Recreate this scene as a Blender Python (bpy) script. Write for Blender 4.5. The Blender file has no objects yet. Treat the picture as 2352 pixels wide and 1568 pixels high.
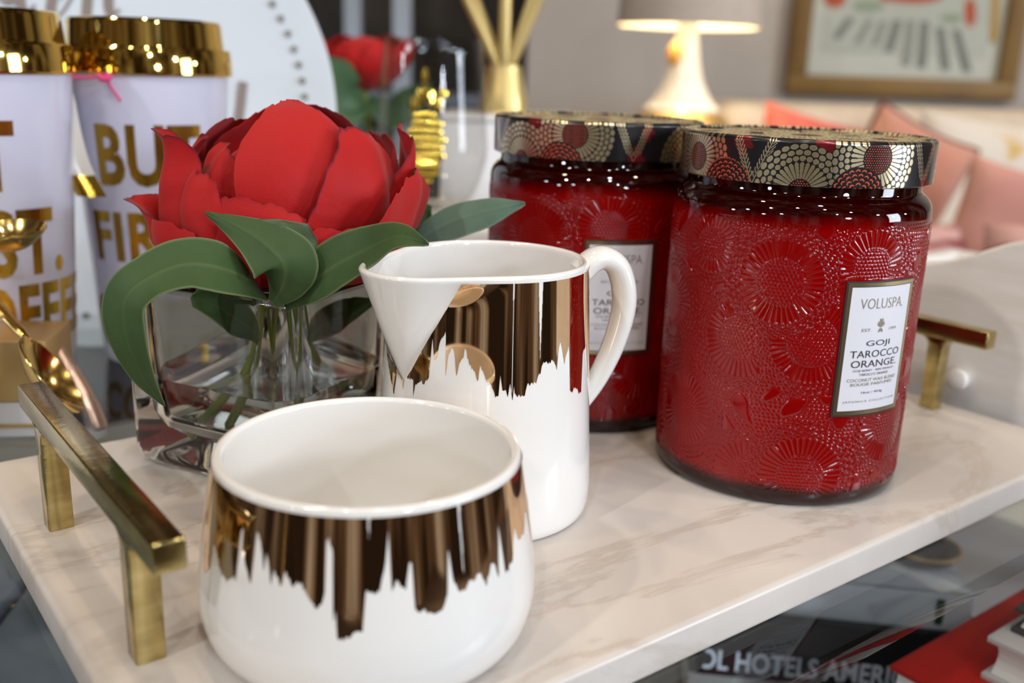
import bpy, bmesh, math, random
import numpy as np
from mathutils import Vector, Matrix

random.seed(7)
rng = np.random.default_rng(7)
PI = math.pi
SC = bpy.context.scene
COL = SC.collection
R_ = math.radians

# ---------------------------------------------------------------- camera
F_PX, W_PX, H_PX = 2271.7, 2352, 1568
CAM = np.array([0.0, 0.0, 0.1577])
CR = np.array([0.9994, 0.0094, 0.0338])
CU = np.array([-0.0351, 0.2666, 0.9632])
CF = np.array([0.0, 0.9637, -0.2668])
cd = bpy.data.cameras.new('camera')
cam = bpy.data.objects.new('camera', cd)
COL.objects.link(cam)
cam.matrix_world = Matrix(((CR[0], CU[0], -CF[0], CAM[0]), (CR[1], CU[1], -CF[1], CAM[1]),
                           (CR[2], CU[2], -CF[2], CAM[2]), (0, 0, 0, 1)))
cd.sensor_width = 36.0
cd.lens = 36.0 * F_PX / W_PX
cd.clip_start = 0.01
cd.dof.use_dof = True
cd.dof.focus_distance = 0.335
cd.dof.aperture_fstop = 7.4
SC.camera = cam


def at(px, py, Y):
    """the point on the plane y = Y seen at a photo pixel"""
    d = CF + CR * (px - W_PX / 2) / F_PX - CU * (py - H_PX / 2) / F_PX
    return CAM + d * ((Y - CAM[1]) / d[1])


def on(px, py, z):
    d = CF + CR * (px - W_PX / 2) / F_PX - CU * (py - H_PX / 2) / F_PX
    return CAM + d * ((z - CAM[2]) / d[2])


# ---------------------------------------------------------------- world and lights
SC.view_settings.view_transform = 'Standard'
SC.view_settings.look = 'None'
SC.view_settings.gamma = 1.0
SC.view_settings.exposure = -0.2
SC.cycles.use_denoising = True
SC.cycles.max_bounces = 14
SC.cycles.transmission_bounces = 12
SC.cycles.transparent_max_bounces = 16
SC.cycles.sample_clamp_indirect = 6.0

world = bpy.data.worlds.new('shop_surroundings')
SC.world = world
world.use_nodes = True
wn, wl = world.node_tree.nodes, world.node_tree.links
wn.clear()
w_out = wn.new('ShaderNodeOutputWorld')
w_bg = wn.new('ShaderNodeBackground')
w_tc = wn.new('ShaderNodeTexCoord')
w_map = wn.new('ShaderNodeMapping')
w_map.inputs['Scale'].default_value = (3.2, 3.2, 0.55)
w_noise = wn.new('ShaderNodeTexNoise')
w_noise.inputs['Scale'].default_value = 2.1
w_noise.inputs['Detail'].default_value = 3.0
w_ramp = wn.new('ShaderNodeValToRGB')
cr = w_ramp.color_ramp
cr.elements[0].position = 0.44
cr.elements[0].color = (0.030, 0.020, 0.014, 1)
cr.elements[1].position = 0.78
cr.elements[1].color = (0.66, 0.64, 0.62, 1)
e = cr.elements.new(0.53)
e.color = (0.13, 0.085, 0.055, 1)
e = cr.elements.new(0.62)
e.color = (0.30, 0.26, 0.22, 1)
wl.new(w_tc.outputs['Generated'], w_map.inputs['Vector'])
wl.new(w_map.outputs['Vector'], w_noise.inputs['Vector'])
wl.new(w_noise.outputs['Fac'], w_ramp.inputs['Fac'])
wl.new(w_ramp.outputs['Color'], w_bg.inputs['Color'])
w_bg.inputs['Strength'].default_value = 0.7
wl.new(w_bg.outputs['Background'], w_out.inputs['Surface'])


def lamp(kind, loc, target, energy, color, size, size_y=None, cone=None, blend=0.6):
    l = bpy.data.lights.new('shop_and_fill_light', kind)
    l.energy = energy
    l.color = color
    if kind == 'AREA':
        l.shape = 'RECTANGLE'
        l.size = size
        l.size_y = size_y or size
    else:
        l.shadow_soft_size = size
    if kind == 'SPOT':
        l.spot_size = R_(cone)
        l.spot_blend = blend
    o = bpy.data.objects.new('shop_and_fill_light', l)
    COL.objects.link(o)
    o.location = loc
    o.rotation_euler = (Vector(target) - Vector(loc)).to_track_quat('-Z', 'Y').to_euler()
    return o


WARM = (1.0, 0.79, 0.55)
COOL = (0.80, 0.88, 1.0)
NEUT = (1.0, 0.93, 0.86)
# ceiling spots over and behind the display; the front ones are added as fill
for (x, y, z, e_, c_) in ((-0.75, 0.1, 1.9, 17, WARM), (-0.35, -1.1, 1.95, 27, NEUT), (0.45, -1.2, 1.9, 27, NEUT), (0.95, 0.15, 1.9, 17, WARM),
                          (1.3, -1.3, 1.6, 26, COOL), (-1.1, -0.9, 1.5, 46, NEUT), (-0.55, 1.0, 1.9, 18, WARM), (0.45, 0.95, 1.95, 17, WARM),
                          (0.05, 0.2, 2.0, 15, WARM), (0.9, -1.9, 1.3, 22, COOL)):
    lamp('SPOT', (x, y, z), (0.03, 0.42, 0), e_, c_, 0.035, cone=80)
for (x, y, z, e_) in ((1.2, 1.2, 1.9, 48), (0.2, 1.5, 1.95, 36), (2.0, 0.8, 1.9, 48), (-0.6, 1.5, 1.9, 14)):
    lamp('SPOT', (x, y, z), (x * 0.8 + 0.2, 2.3, 0.1), e_, WARM, 0.04, cone=85)
# unseen cool spots added for fill and jar glints: a bank to the right, a few low ones to the left of the photographer
for (x, y, z, e_) in ((2.3, -1.0, 1.1, 40), (2.9, -0.5, 0.7, 24), (3.3, 0.3, 0.9, 20),
                      (-1.5, -1.2, 0.45, 11), (-1.9, -0.7, 0.9, 11), (-1.1, -1.7, 0.8, 11), (-2.0, -0.2, 0.5, 10)):
    lamp('SPOT', (x, y, z), (0.08, 0.42, -0.02), e_, COOL, 0.06, cone=70)
lamp('SPOT', (0.35, -0.4, 1.9), (0.05, 0.86, 0.0), 26, COOL, 0.04, cone=30)  # unseen spot added to brighten the white box
lamp('SPOT', (0.85, -1.05, 0.42), (0.10, 0.40, 0.06), 24, COOL, 0.07, cone=30)  # unseen low spot added for relief and glints on the front jar
lamp('AREA', (3.4, -0.6, 0.6), (0.1, 0.40, -0.05), 70, COOL, 0.8, 1.4)  # unseen cool area light added to bring out the jar relief
lamp('SPOT', (0.95, -1.0, -0.22), (0.26, 0.52, -0.14), 80, COOL, 0.06, cone=15)  # unseen narrow spot added to lift the books under the tabletop

# ---------------------------------------------------------------- helpers


def nodes_of(name):
    m = bpy.data.materials.new(name)
    m.use_nodes = True
    n = m.node_tree.nodes
    return m, n, m.node_tree.links, n['Principled BSDF']


def pmat(name, col, rough=0.5, metal=0.0, **kw):
    m, n, l, b = nodes_of(name)
    b.inputs['Base Color'].default_value = (*col, 1)
    b.inputs['Roughness'].default_value = rough
    b.inputs['Metallic'].default_value = metal
    for k, v in kw.items():
        b.inputs[k.replace('_', ' ')].default_value = v
    return m


def noise_mat(name, c1, c2, scale, rough=0.5, metal=0.0, stretch=(1, 1, 1), bump=0.0, bscale=None, p0=0.35, p1=0.65, **kw):
    m, n, l, b = nodes_of(name)
    tc = n.new('ShaderNodeTexCoord')
    mp = n.new('ShaderNodeMapping')
    mp.inputs['Scale'].default_value = stretch
    nz = n.new('ShaderNodeTexNoise')
    nz.inputs['Scale'].default_value = scale
    nz.inputs['Detail'].default_value = 5
    rp = n.new('ShaderNodeValToRGB')
    rp.color_ramp.elements[0].position = p0
    rp.color_ramp.elements[0].color = (*c1, 1)
    rp.color_ramp.elements[1].position = p1
    rp.color_ramp.elements[1].color = (*c2, 1)
    l.new(tc.outputs['Object'], mp.inputs['Vector'])
    l.new(mp.outputs['Vector'], nz.inputs['Vector'])
    l.new(nz.outputs['Fac'], rp.inputs['Fac'])
    l.new(rp.outputs['Color'], b.inputs['Base Color'])
    b.inputs['Roughness'].default_value = rough
    b.inputs['Metallic'].default_value = metal
    for k, v in kw.items():
        b.inputs[k.replace('_', ' ')].default_value = v
    if bump:
        nb = n.new('ShaderNodeTexNoise')
        nb.inputs['Scale'].default_value = bscale or scale * 3
        nb.inputs['Detail'].default_value = 4
        l.new(mp.outputs['Vector'], nb.inputs['Vector'])
        bp = n.new('ShaderNodeBump')
        bp.inputs['Strength'].default_value = bump
        bp.inputs['Distance'].default_value = 0.002
        l.new(nb.outputs['Fac'], bp.inputs['Height'])
        l.new(bp.outputs['Normal'], b.inputs['Normal'])
    return m


def glass_mat(name, col=(1, 1, 1), ior=1.48, rough=0.0):
    m, n, l, b = nodes_of(name)
    n.remove(b)
    g = n.new('ShaderNodeBsdfGlass')
    g.inputs['Color'].default_value = (*col, 1)
    g.inputs['IOR'].default_value = ior
    g.inputs['Roughness'].default_value = rough
    l.new(g.outputs[0], n['Material Output'].inputs['Surface'])
    return m


def pane_mat(name, tint=(0.9, 0.94, 0.93), rough=0.01):
    """thin flat glass: clear, with Fresnel reflection"""
    m, n, l, b = nodes_of(name)
    n.remove(b)
    t = n.new('ShaderNodeBsdfTransparent')
    t.inputs['Color'].default_value = (*tint, 1)
    g = n.new('ShaderNodeBsdfGlossy')
    g.inputs['Roughness'].default_value = rough
    fr = n.new('ShaderNodeFresnel')
    fr.inputs['IOR'].default_value = 1.5
    mx = n.new('ShaderNodeMixShader')
    ge = n.new('ShaderNodeNewGeometry')      # the sheet reflects on the side the light enters by
    om = n.new('ShaderNodeMath')
    om.operation = 'SUBTRACT'
    om.inputs[0].default_value = 1.0
    l.new(ge.outputs['Backfacing'], om.inputs[1])
    mu = n.new('ShaderNodeMath')
    mu.operation = 'MULTIPLY'
    l.new(fr.outputs[0], mu.inputs[0])
    l.new(om.outputs[0], mu.inputs[1])
    l.new(mu.outputs[0], mx.inputs[0])
    l.new(t.outputs[0], mx.inputs[1])
    l.new(g.outputs[0], mx.inputs[2])
    l.new(mx.outputs[0], n['Material Output'].inputs['Surface'])
    return m


def link_mesh(name, me, mat=None, parent=None):
    o = bpy.data.objects.new(name, me)
    COL.objects.link(o)
    if mat is not None and not me.materials:
        me.materials.append(mat)
    if parent is not None:
        o.parent = parent
    return o


def quads_mesh(name, V, Fq, smooth=True, sharp=None):
    me = bpy.data.meshes.new(name)
    V = np.asarray(V, np.float32)
    Fq = np.asarray(Fq, np.int32)
    me.vertices.add(len(V))
    me.vertices.foreach_set('co', V.ravel())
    k = Fq.shape[1]
    me.loops.add(Fq.size)
    me.loops.foreach_set('vertex_index', Fq.ravel())
    me.polygons.add(len(Fq))
    me.polygons.foreach_set('loop_start', np.arange(0, Fq.size, k, dtype=np.int32))
    me.polygons.foreach_set('use_smooth', np.full(len(Fq), smooth))
    me.update(calc_edges=True)
    me.validate()
    if sharp:
        me.set_sharp_from_angle(angle=R_(sharp))
    return me


def grid_faces(nu, nv, cu=False, cv=False, flip=False):
    """faces of a grid indexed i*nv + j"""
    i = np.arange(nu if cu else nu - 1)
    j = np.arange(nv if cv else nv - 1)
    I, J = np.meshgrid(i, j, indexing='ij')
    a = I * nv + J
    b = ((I + 1) % nu) * nv + J
    c = ((I + 1) % nu) * nv + (J + 1) % nv
    d = I * nv + (J + 1) % nv
    f = np.stack([a, b, c, d], -1).reshape(-1, 4)
    return f[:, ::-1] if flip else f


def grid_obj(name, P, mat, parent=None, cu=False, cv=False, sharp=None, flip=False):
    nu, nv = P.shape[:2]
    me = quads_mesh(name, P.reshape(-1, 3), grid_faces(nu, nv, cu, cv, flip), True, sharp)
    return link_mesh(name, me, mat, parent)


def lathe_pts(prof, n=96):
    prof = np.array(prof, float)
    t = np.linspace(0, 2 * PI, n, endpoint=False)
    return np.stack([np.cos(t)[:, None] * prof[:, 0], np.sin(t)[:, None] * prof[:, 0],
                     np.broadcast_to(prof[:, 1], (n, len(prof)))], -1)


def lathe(name, prof, mat, parent=None, n=96, sharp=40):
    """surface of revolution; profile from the bottom outside upwards keeps normals outward"""
    return grid_obj(name, lathe_pts(prof, n), mat, parent, cu=True, sharp=sharp)


def smooth_prof(pts, k=6):
    """Catmull-Rom through profile points"""
    p = np.array(pts, float)
    q = np.vstack([2 * p[0] - p[1], p, 2 * p[-1] - p[-2]])
    out = []
    for i in range(1, len(q) - 2):
        for t in np.linspace(0, 1, k, endpoint=False):
            a, b, c, d = q[i - 1], q[i], q[i + 1], q[i + 2]
            out.append(0.5 * (2 * b + (c - a) * t + (2 * a - 5 * b + 4 * c - d) * t * t + (3 * b - a - 3 * c + d) * t ** 3))
    out.append(p[-1])
    return np.array(out)


def bm_obj(name, bm, mat, parent=None, smooth=True, sharp=35):
    me = bpy.data.meshes.new(name)
    bmesh.ops.recalc_face_normals(bm, faces=bm.faces)
    bm.to_mesh(me)
    bm.free()
    me.polygons.foreach_set('use_smooth', np.full(len(me.polygons), smooth))
    if smooth and sharp:
        me.set_sharp_from_angle(angle=R_(sharp))
    return link_mesh(name, me, mat, parent)


def add_box(bm, lo, hi, bevel=0.0, seg=3, rot=None):
    r = bmesh.ops.create_cube(bm, size=1.0)
    vs = r['verts']
    lo, hi = Vector(lo), Vector(hi)
    for v in vs:
        v.co = Vector((lo[i] + (v.co[i] + 0.5) * (hi[i] - lo[i]) for i in range(3)))
    if bevel:
        es = list({e for v in vs for e in v.link_edges})
        r = bmesh.ops.bevel(bm, geom=es, offset=bevel, segments=seg, profile=0.5, affect='EDGES')
        vs = list({v for f in r['faces'] for v in f.verts} | {v for v in vs if v.is_valid})
    if rot is not None:
        bmesh.ops.rotate(bm, verts=vs, cent=(0, 0, 0), matrix=rot)
    return vs


def box(name, lo, hi, mat, parent=None, bevel=0.0, seg=3):
    bm = bmesh.new()
    add_box(bm, lo, hi, bevel, seg)
    return bm_obj(name, bm, mat, parent)


def tube_pts(path, radii, n=12, flat=1.0, up=None):
    """grid of rings along a path; 'flat' squashes the ring in the second direction"""
    path = np.array(path, float)
    T = np.gradient(path, axis=0)
    T /= np.linalg.norm(T, axis=1)[:, None]
    up = np.array(up if up is not None else ((0, 0, 1) if abs(T[0][2]) < 0.9 else (1, 0, 0)), float)
    t = np.linspace(0, 2 * PI, n, endpoint=False)
    rows = []
    radii = np.broadcast_to(np.array(radii, float), (len(path),))
    for p, d, r in zip(path, T, radii):
        a = np.cross(up, d)
        a /= np.linalg.norm(a)
        b = np.cross(d, a)
        up = b
        rows.append(p + r * (np.cos(t)[:, None] * a + flat * np.sin(t)[:, None] * b))
    return np.array(rows)


def tube(name, path, radii, mat, parent=None, n=12, flat=1.0, up=None, cap=True):
    G = tube_pts(path, radii, n, flat, up)
    if cap:
        c0, c1 = G[0].mean(0), G[-1].mean(0)
        G = np.concatenate([np.broadcast_to(c0, (1, n, 3)), G, np.broadcast_to(c1, (1, n, 3))])
    return grid_obj(name, G, mat, parent, cv=True, sharp=50)


def thing(name, label, cat, loc=(0, 0, 0), rotz=0.0, group=None):
    o = bpy.data.objects.new(name, None)
    o.empty_display_size = 0.02
    COL.objects.link(o)
    o.location = loc
    o.rotation_euler = (0, 0, rotz)
    return tag(o, label, cat, group)


def tag(o, label, cat, group=None, kind=None):
    o['label'] = label
    o['category'] = cat
    if group:
        o['group'] = group
    if kind:
        o['kind'] = kind
    return o


def struct(o, label=None, cat=None):
    o['kind'] = 'structure'
    if label:
        o['label'] = label
    if cat:
        o['category'] = cat
    return o


def dup_tree(o, parent=None):
    c = o.copy()
    COL.objects.link(c)
    c.parent = parent
    for ch in list(o.children):
        d = dup_tree(ch, c)
        d.matrix_parent_inverse = ch.matrix_parent_inverse.copy()
    return c


def text_data(s, width=None, height=None, weight=0.0, spacing=1.0, shear=0.0, maxlen=None):
    """flat letters centred on the origin; returns a bmesh"""
    cu = bpy.data.curves.new('letters', 'FONT')
    cu.body = s
    cu.align_x = 'CENTER'
    cu.size = 1.0
    cu.offset = weight
    cu.space_character = spacing
    cu.shear = shear
    cu.resolution_u = 3
    ob = bpy.data.objects.new('letters', cu)
    COL.objects.link(ob)
    dg = bpy.context.evaluated_depsgraph_get()
    me = bpy.data.meshes.new_from_object(ob.evaluated_get(dg))
    bm = bmesh.new()
    bm.from_mesh(me)
    bpy.data.objects.remove(ob)
    bpy.data.curves.remove(cu)
    bpy.data.meshes.remove(me)
    xs = [v.co.x for v in bm.verts]
    ys = [v.co.y for v in bm.verts]
    x0, x1, y0, y1 = min(xs), max(xs), min(ys), max(ys)
    sx = width / (x1 - x0) if width else None
    sy = height / (y1 - y0) if height else sx
    sx = sx or sy
    for v in bm.verts:
        v.co = Vector(((v.co.x - (x0 + x1) / 2) * sx, (v.co.y - (y0 + y1) / 2) * sy, 0))
    bmesh.ops.triangulate(bm, faces=bm.faces)
    if maxlen:
        for _ in range(4):
            es = [e for e in bm.edges if e.calc_length() > maxlen]
            if not es:
                break
            bmesh.ops.subdivide_edges(bm, edges=es, cuts=1)
            bmesh.ops.triangulate(bm, faces=bm.faces)
    return bm


def wrap_text(name, items, rfun, mat, parent, off=0.0002, maxlen=0.003):
    """items: (string, azimuth deg of the centre, z, width, height, weight, spacing) laid on a turned surface; azimuth 0 faces -y"""
    bm = bmesh.new()
    for (s, az, z, w, h, wt, sp) in items:
        b2 = text_data(s, w, h, wt, sp, maxlen=maxlen)
        for v in b2.verts:
            zz = z + v.co.y
            r = rfun(zz) + off
            a = R_(az) + v.co.x / rfun(z)
            v.co = Vector((r * math.sin(a), -r * math.cos(a), zz))
        me = bpy.data.meshes.new('t')
        b2.to_mesh(me)
        b2.free()
        bm.from_mesh(me)
        bpy.data.meshes.remove(me)
    return bm_obj(name, bm, mat, parent, smooth=False)

# ---------------------------------------------------------------- setting
Z_TABLE = -0.013
WALL_Y = 2.42
m_wall = noise_mat('painted_wall', (0.42, 0.40, 0.38), (0.46, 0.44, 0.42), 3, rough=0.85, bump=0.05, bscale=60)
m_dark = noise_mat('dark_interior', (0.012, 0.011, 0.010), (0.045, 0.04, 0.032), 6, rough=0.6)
m_floor = noise_mat('floor_boards', (0.16, 0.12, 0.09), (0.24, 0.18, 0.13), 8, rough=0.5, stretch=(1, 12, 1))
m_black = pmat('black', (0.012, 0.011, 0.012), 0.45)

fl = struct(box('floor', (-3, -2.5, -0.90), (3.2, 2.6, -0.85), m_floor))
wb = struct(box('wall_back', (0.012, WALL_Y, -0.85), (3.2, WALL_Y + 0.1, 2.0), m_wall))
wl_ = struct(box('wall_left', (-3.0, WALL_Y, -0.85), (-1.3, WALL_Y + 0.1, 2.0), m_wall))
# the dark opening at the left of the grey wall, with pale blue uprights
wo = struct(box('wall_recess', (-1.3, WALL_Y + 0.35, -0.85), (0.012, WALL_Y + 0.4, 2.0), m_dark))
m_blue = pmat('pale_blue_paint', (0.50, 0.60, 0.74), 0.5)
for i, (px, w, zb) in enumerate(((812, 0.036, 0.185), (925, 0.040, 0.205))):
    p = at(px, 40, WALL_Y - 0.05)
    o = box('trim_%d' % (i + 1), (p[0] - w / 2, WALL_Y - 0.07, -0.85), (p[0] + w / 2, WALL_Y - 0.04, 2.0), m_blue)
    struct(o)
m_slate = pmat('slate_blue', (0.17, 0.22, 0.30), 0.5)
p = at(990, 226, 2.3)
sh = box('trim_3', (-1.25, 2.2, p[2] - 0.012), (0.0, 2.44, p[2] + 0.010), m_slate)
struct(sh)

# ---------------------------------------------------------------- tray frame of reference
D1 = np.array([-0.611, 0.7917, 0.0])
D2 = np.array([0.7917, 0.611, 0.0])
TRAY_ROT = R_(37.66)
TC = D2 * 0.2615 + D1 * 0.293


def uvz(u, v, z):
    return D1 * u + D2 * v + np.array([0, 0, z])


# ---------------------------------------------------------------- glass table
m_pane = pane_mat('table_glass', (0.90, 0.93, 0.92))
m_edge = pmat('glass_edge', (0.20, 0.26, 0.25), 0.08, Coat_Weight=1.0)
m_brass_leg = pmat('brass_frame', (0.62, 0.44, 0.18), 0.25, 1.0)
table = thing('glass_table', 'clear glass-topped table carrying the marble tray above a shelf of books', 'table', (0, 0, 0))
table.rotation_euler = (0, 0, TRAY_ROT)
tt = box('tabletop', (-0.55, 0.1503, Z_TABLE - 0.009), (0.85, 1.02, Z_TABLE), m_pane, table, 0.0015, 2)
m_shelf = noise_mat('shelf_board', (0.36, 0.36, 0.365), (0.44, 0.44, 0.445), 5, rough=0.4)
SHELF_Z = -0.215
box('shelf', (-0.55, -0.12, SHELF_Z - 0.012), (0.85, 1.02, SHELF_Z), m_shelf, table, 0.002, 2)
for (x, y) in ((-0.53, 0.17), (0.83, 0.17), (-0.53, 1.0), (0.83, 1.0)):
    box('leg', (x - 0.012, y - 0.012, -0.85), (x + 0.012, y + 0.012, Z_TABLE - 0.0092), m_brass_leg, table, 0.002, 2)

# ---------------------------------------------------------------- marble tray


def marble():
    m, n, l, b = nodes_of('white_marble')
    tc = n.new('ShaderNodeTexCoord')
    n1 = n.new('ShaderNodeTexNoise')
    n1.inputs['Scale'].default_value = 9
    n1.inputs['Detail'].default_value = 6
    n1.inputs['Distortion'].default_value = 0.8
    r1 = n.new('ShaderNodeValToRGB')
    r1.color_ramp.elements[0].position = 0.36
    r1.color_ramp.elements[0].color = (0.545, 0.495, 0.45, 1)
    r1.color_ramp.elements[1].position = 0.62
    r1.color_ramp.elements[1].color = (0.665, 0.615, 0.56, 1)
    l.new(tc.outputs['Object'], n1.inputs['Vector'])
    l.new(n1.outputs['Fac'], r1.inputs['Fac'])
    # veins: thin iso-lines of a stretched, warped noise
    mp = n.new('ShaderNodeMapping')
    mp.inputs['Rotation'].default_value = (0, 0, 0.5)
    mp.inputs['Scale'].default_value = (4.2, 10.5, 6)
    l.new(tc.outputs['Object'], mp.inputs['Vector'])
    n2 = n.new('ShaderNodeTexNoise')
    n2.inputs['Scale'].default_value = 1.3
    n2.inputs['Detail'].default_value = 7
    n2.inputs['Roughness'].default_value = 0.62
    n2.inputs['Distortion'].default_value = 0.5
    l.new(mp.outputs['Vector'], n2.inputs['Vector'])
    r2 = n.new('ShaderNodeValToRGB')
    el = r2.color_ramp.elements
    el[0].position = 0.475
    el[0].color = (0, 0, 0, 1)
    el[1].position = 0.525
    el[1].color = (0, 0, 0, 1)
    q = el.new(0.5)
    q.color = (1, 1, 1, 1)
    l.new(n2.outputs['Fac'], r2.inputs['Fac'])
    n3 = n.new('ShaderNodeTexNoise')
    n3.inputs['Scale'].default_value = 7
    l.new(tc.outputs['Object'], n3.inputs['Vector'])
    mul = n.new('ShaderNodeMath')
    mul.operation = 'MULTIPLY'
    l.new(r2.outputs['Color'], mul.inputs[0])
    l.new(n3.outputs['Fac'], mul.inputs[1])
    mx = n.new('ShaderNodeMixRGB')
    mx.inputs['Color2'].default_value = (0.46, 0.38, 0.31, 1)
    l.new(mul.outputs[0], mx.inputs['Fac'])
    l.new(r1.outputs['Color'], mx.inputs['Color1'])
    l.new(mx.outputs['Color'], b.inputs['Base Color'])
    b.inputs['Roughness'].default_value = 0.32
    b.inputs['Specular IOR Level'].default_value = 0.45
    return m


m_marble = marble()
tray = thing('marble_tray', 'rectangular pale marble serving tray with two square brass handles on the glass table', 'tray',
             tuple(TC), TRAY_ROT)
box('slab', (-0.2085, -0.1195, Z_TABLE), (0.2085, 0.1195, 0.0), m_marble, tray, 0.0022, 4)
m_brass = noise_mat('aged_brass', (0.40, 0.31, 0.12), (0.60, 0.49, 0.22), 60, rough=0.17, metal=1.0, stretch=(1, 1, 3), bump=0.05, bscale=400)
for sx in (-0.1935, 0.1955):
    h = bpy.data.objects.new('handle', None)
    COL.objects.link(h)
    h.parent = tray
    h.location = (sx, 0, 0)
    h.empty_display_size = 0.02
    box('bar', (-0.0042, -0.0725, 0.0365), (0.0042, 0.0725, 0.0450), m_brass, h, 0.0007, 3)
    for sy in (-1, 1):
        y0, y1 = sorted((sy * 0.0435, sy * 0.0510))
        bm = bmesh.new()
        # the post flares into the bar with small rounded shoulders
        prof = [(y0, 0.0), (y1, 0.0), (y1, 0.0315)]
        for t in np.linspace(0, PI / 2, 6):
            prof.append((y1 + 0.005 * (1 - math.cos(t)), 0.0315 + 0.005 * math.sin(t)))
        for t in np.linspace(PI / 2, 0, 6):
            prof.append((y0 - 0.005 * (1 - math.cos(t)), 0.0315 + 0.005 * math.sin(t)))
        fa = bm.faces.new([bm.verts.new((-0.0041, y, z)) for y, z in prof])
        ex = bmesh.ops.extrude_face_region(bm, geom=[fa])
        bmesh.ops.translate(bm, verts=[v for v in ex['geom'] if isinstance(v, bmesh.types.BMVert)], vec=(0.0082, 0, 0))
        es = [e for e in bm.edges if abs(e.verts[0].co.x - e.verts[1].co.x) < 1e-6]
        bmesh.ops.bevel(bm, geom=es, offset=0.0006, segments=2, profile=0.5, affect='EDGES')
        bm_obj('leg', bm, m_brass, h)

# ---------------------------------------------------------------- porcelain cup and pitcher
m_porc = pmat('white_porcelain', (0.84, 0.82, 0.775), 0.10, Coat_Weight=0.6, Coat_Roughness=0.03)
m_gold = pmat('gold_lustre_glaze', (0.86, 0.60, 0.37), 0.035, 1.0)

CUP_P = ((0.0, 0.041), (0.002, 0.0436), (0.006, 0.0460), (0.012, 0.0474), (0.018, 0.0476), (0.030, 0.0462), (0.0545, 0.0424))


def cup_r(z):
    return float(np.interp(z, [q[0] for q in CUP_P], [q[1] for q in CUP_P]))


cupC = (-0.0387, 0.2575)
cup = thing('sugar_bowl', 'low white porcelain bowl with dripping gold rim at the front of the marble tray', 'bowl', (*cupC, 0))
outer = smooth_prof([(0.036, 0.0), (0.041, 0.0006), (0.0444, 0.003), (0.0466, 0.008), (0.0477, 0.016), (0.0462, 0.030), (0.0424, 0.0540)], 8)
lip = [(0.0424 - 0.0014 + 0.0014 * math.cos(t), 0.0540 + 0.0013 * math.sin(t)) for t in np.linspace(0.1, PI - 0.1, 9)]
inner = smooth_prof([(0.0396, 0.0538), (0.0425, 0.030), (0.0434, 0.016), (0.0415, 0.008), (0.034, 0.0045), (0.0001, 0.0040)], 8)
lathe('body', np.vstack([[(0.0001, 0.001), (0.034, 0.001)], outer, lip, inner]), m_porc, cup, 160, 60)


def jag(keys, step=0.22, seed=1, back=(0.6, 0.35)):
    """lower edge of a drip glaze: exact keys in front, streaky guesswork round the back"""
    r = random.Random(seed)
    keys = sorted(keys)
    a0, a1 = keys[0][0], keys[-1][0]
    lo = min(k[1] for k in keys)
    hi = max(k[1] for k in keys)
    k2 = list(keys)
    a = a1 + 2
    while a < a0 + 358:
        k2.append((a, lo + (hi - lo) * r.uniform(0.1, 0.75)))
        a += r.uniform(0.8, 3.5)
    k2.append((a0 + 360, keys[0][1]))
    A = np.arange(a0, a0 + 360, step)
    return A, np.interp(A, [k[0] for k in k2], [k[1] for k in k2])


def glaze(name, A, ztop, zbot, rfun, mat, parent, gaps=(), rows=26, off=0.00012):
    n = len(A)
    t = np.linspace(0, 1, rows)
    Z = ztop[:, None] + (zbot - ztop)[:, None] * t
    Rr = rfun(np.repeat(A[:, None], rows, 1), Z) + off
    a = np.radians(A)[:, None]
    P = np.stack([Rr * np.sin(a), -Rr * np.cos(a), Z], -1)
    Fq = grid_faces(n, rows, True, False)
    ok = np.repeat((ztop - zbot) > 0.0004, rows - 1)
    Am = np.repeat(A, rows - 1)
    Zm = ((Z[:, 1:] + Z[:, :-1]) / 2).ravel()
    for (g0, g1, zt, zb, w1) in gaps:      # a gap tapers from g0..g1 at zt to width w1 at zb
        f = np.clip((zt - Zm) / (zt - zb), 0, 1)
        c = (g0 + g1) / 2
        hw = (g1 - g0) / 2 * (1 - f) + w1 / 2 * f
        ok &= ~((np.abs(Am - c) < hw) & (Zm > zb) & (Zm <= zt + 1e-4))
    Fq = Fq[ok][:, ::-1]
    used = np.unique(Fq)
    rm = np.full(n * rows, -1)
    rm[used] = np.arange(len(used))
    return link_mesh(name, quads_mesh(name, P.reshape(-1, 3)[used], rm[Fq]), mat, parent)


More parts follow.
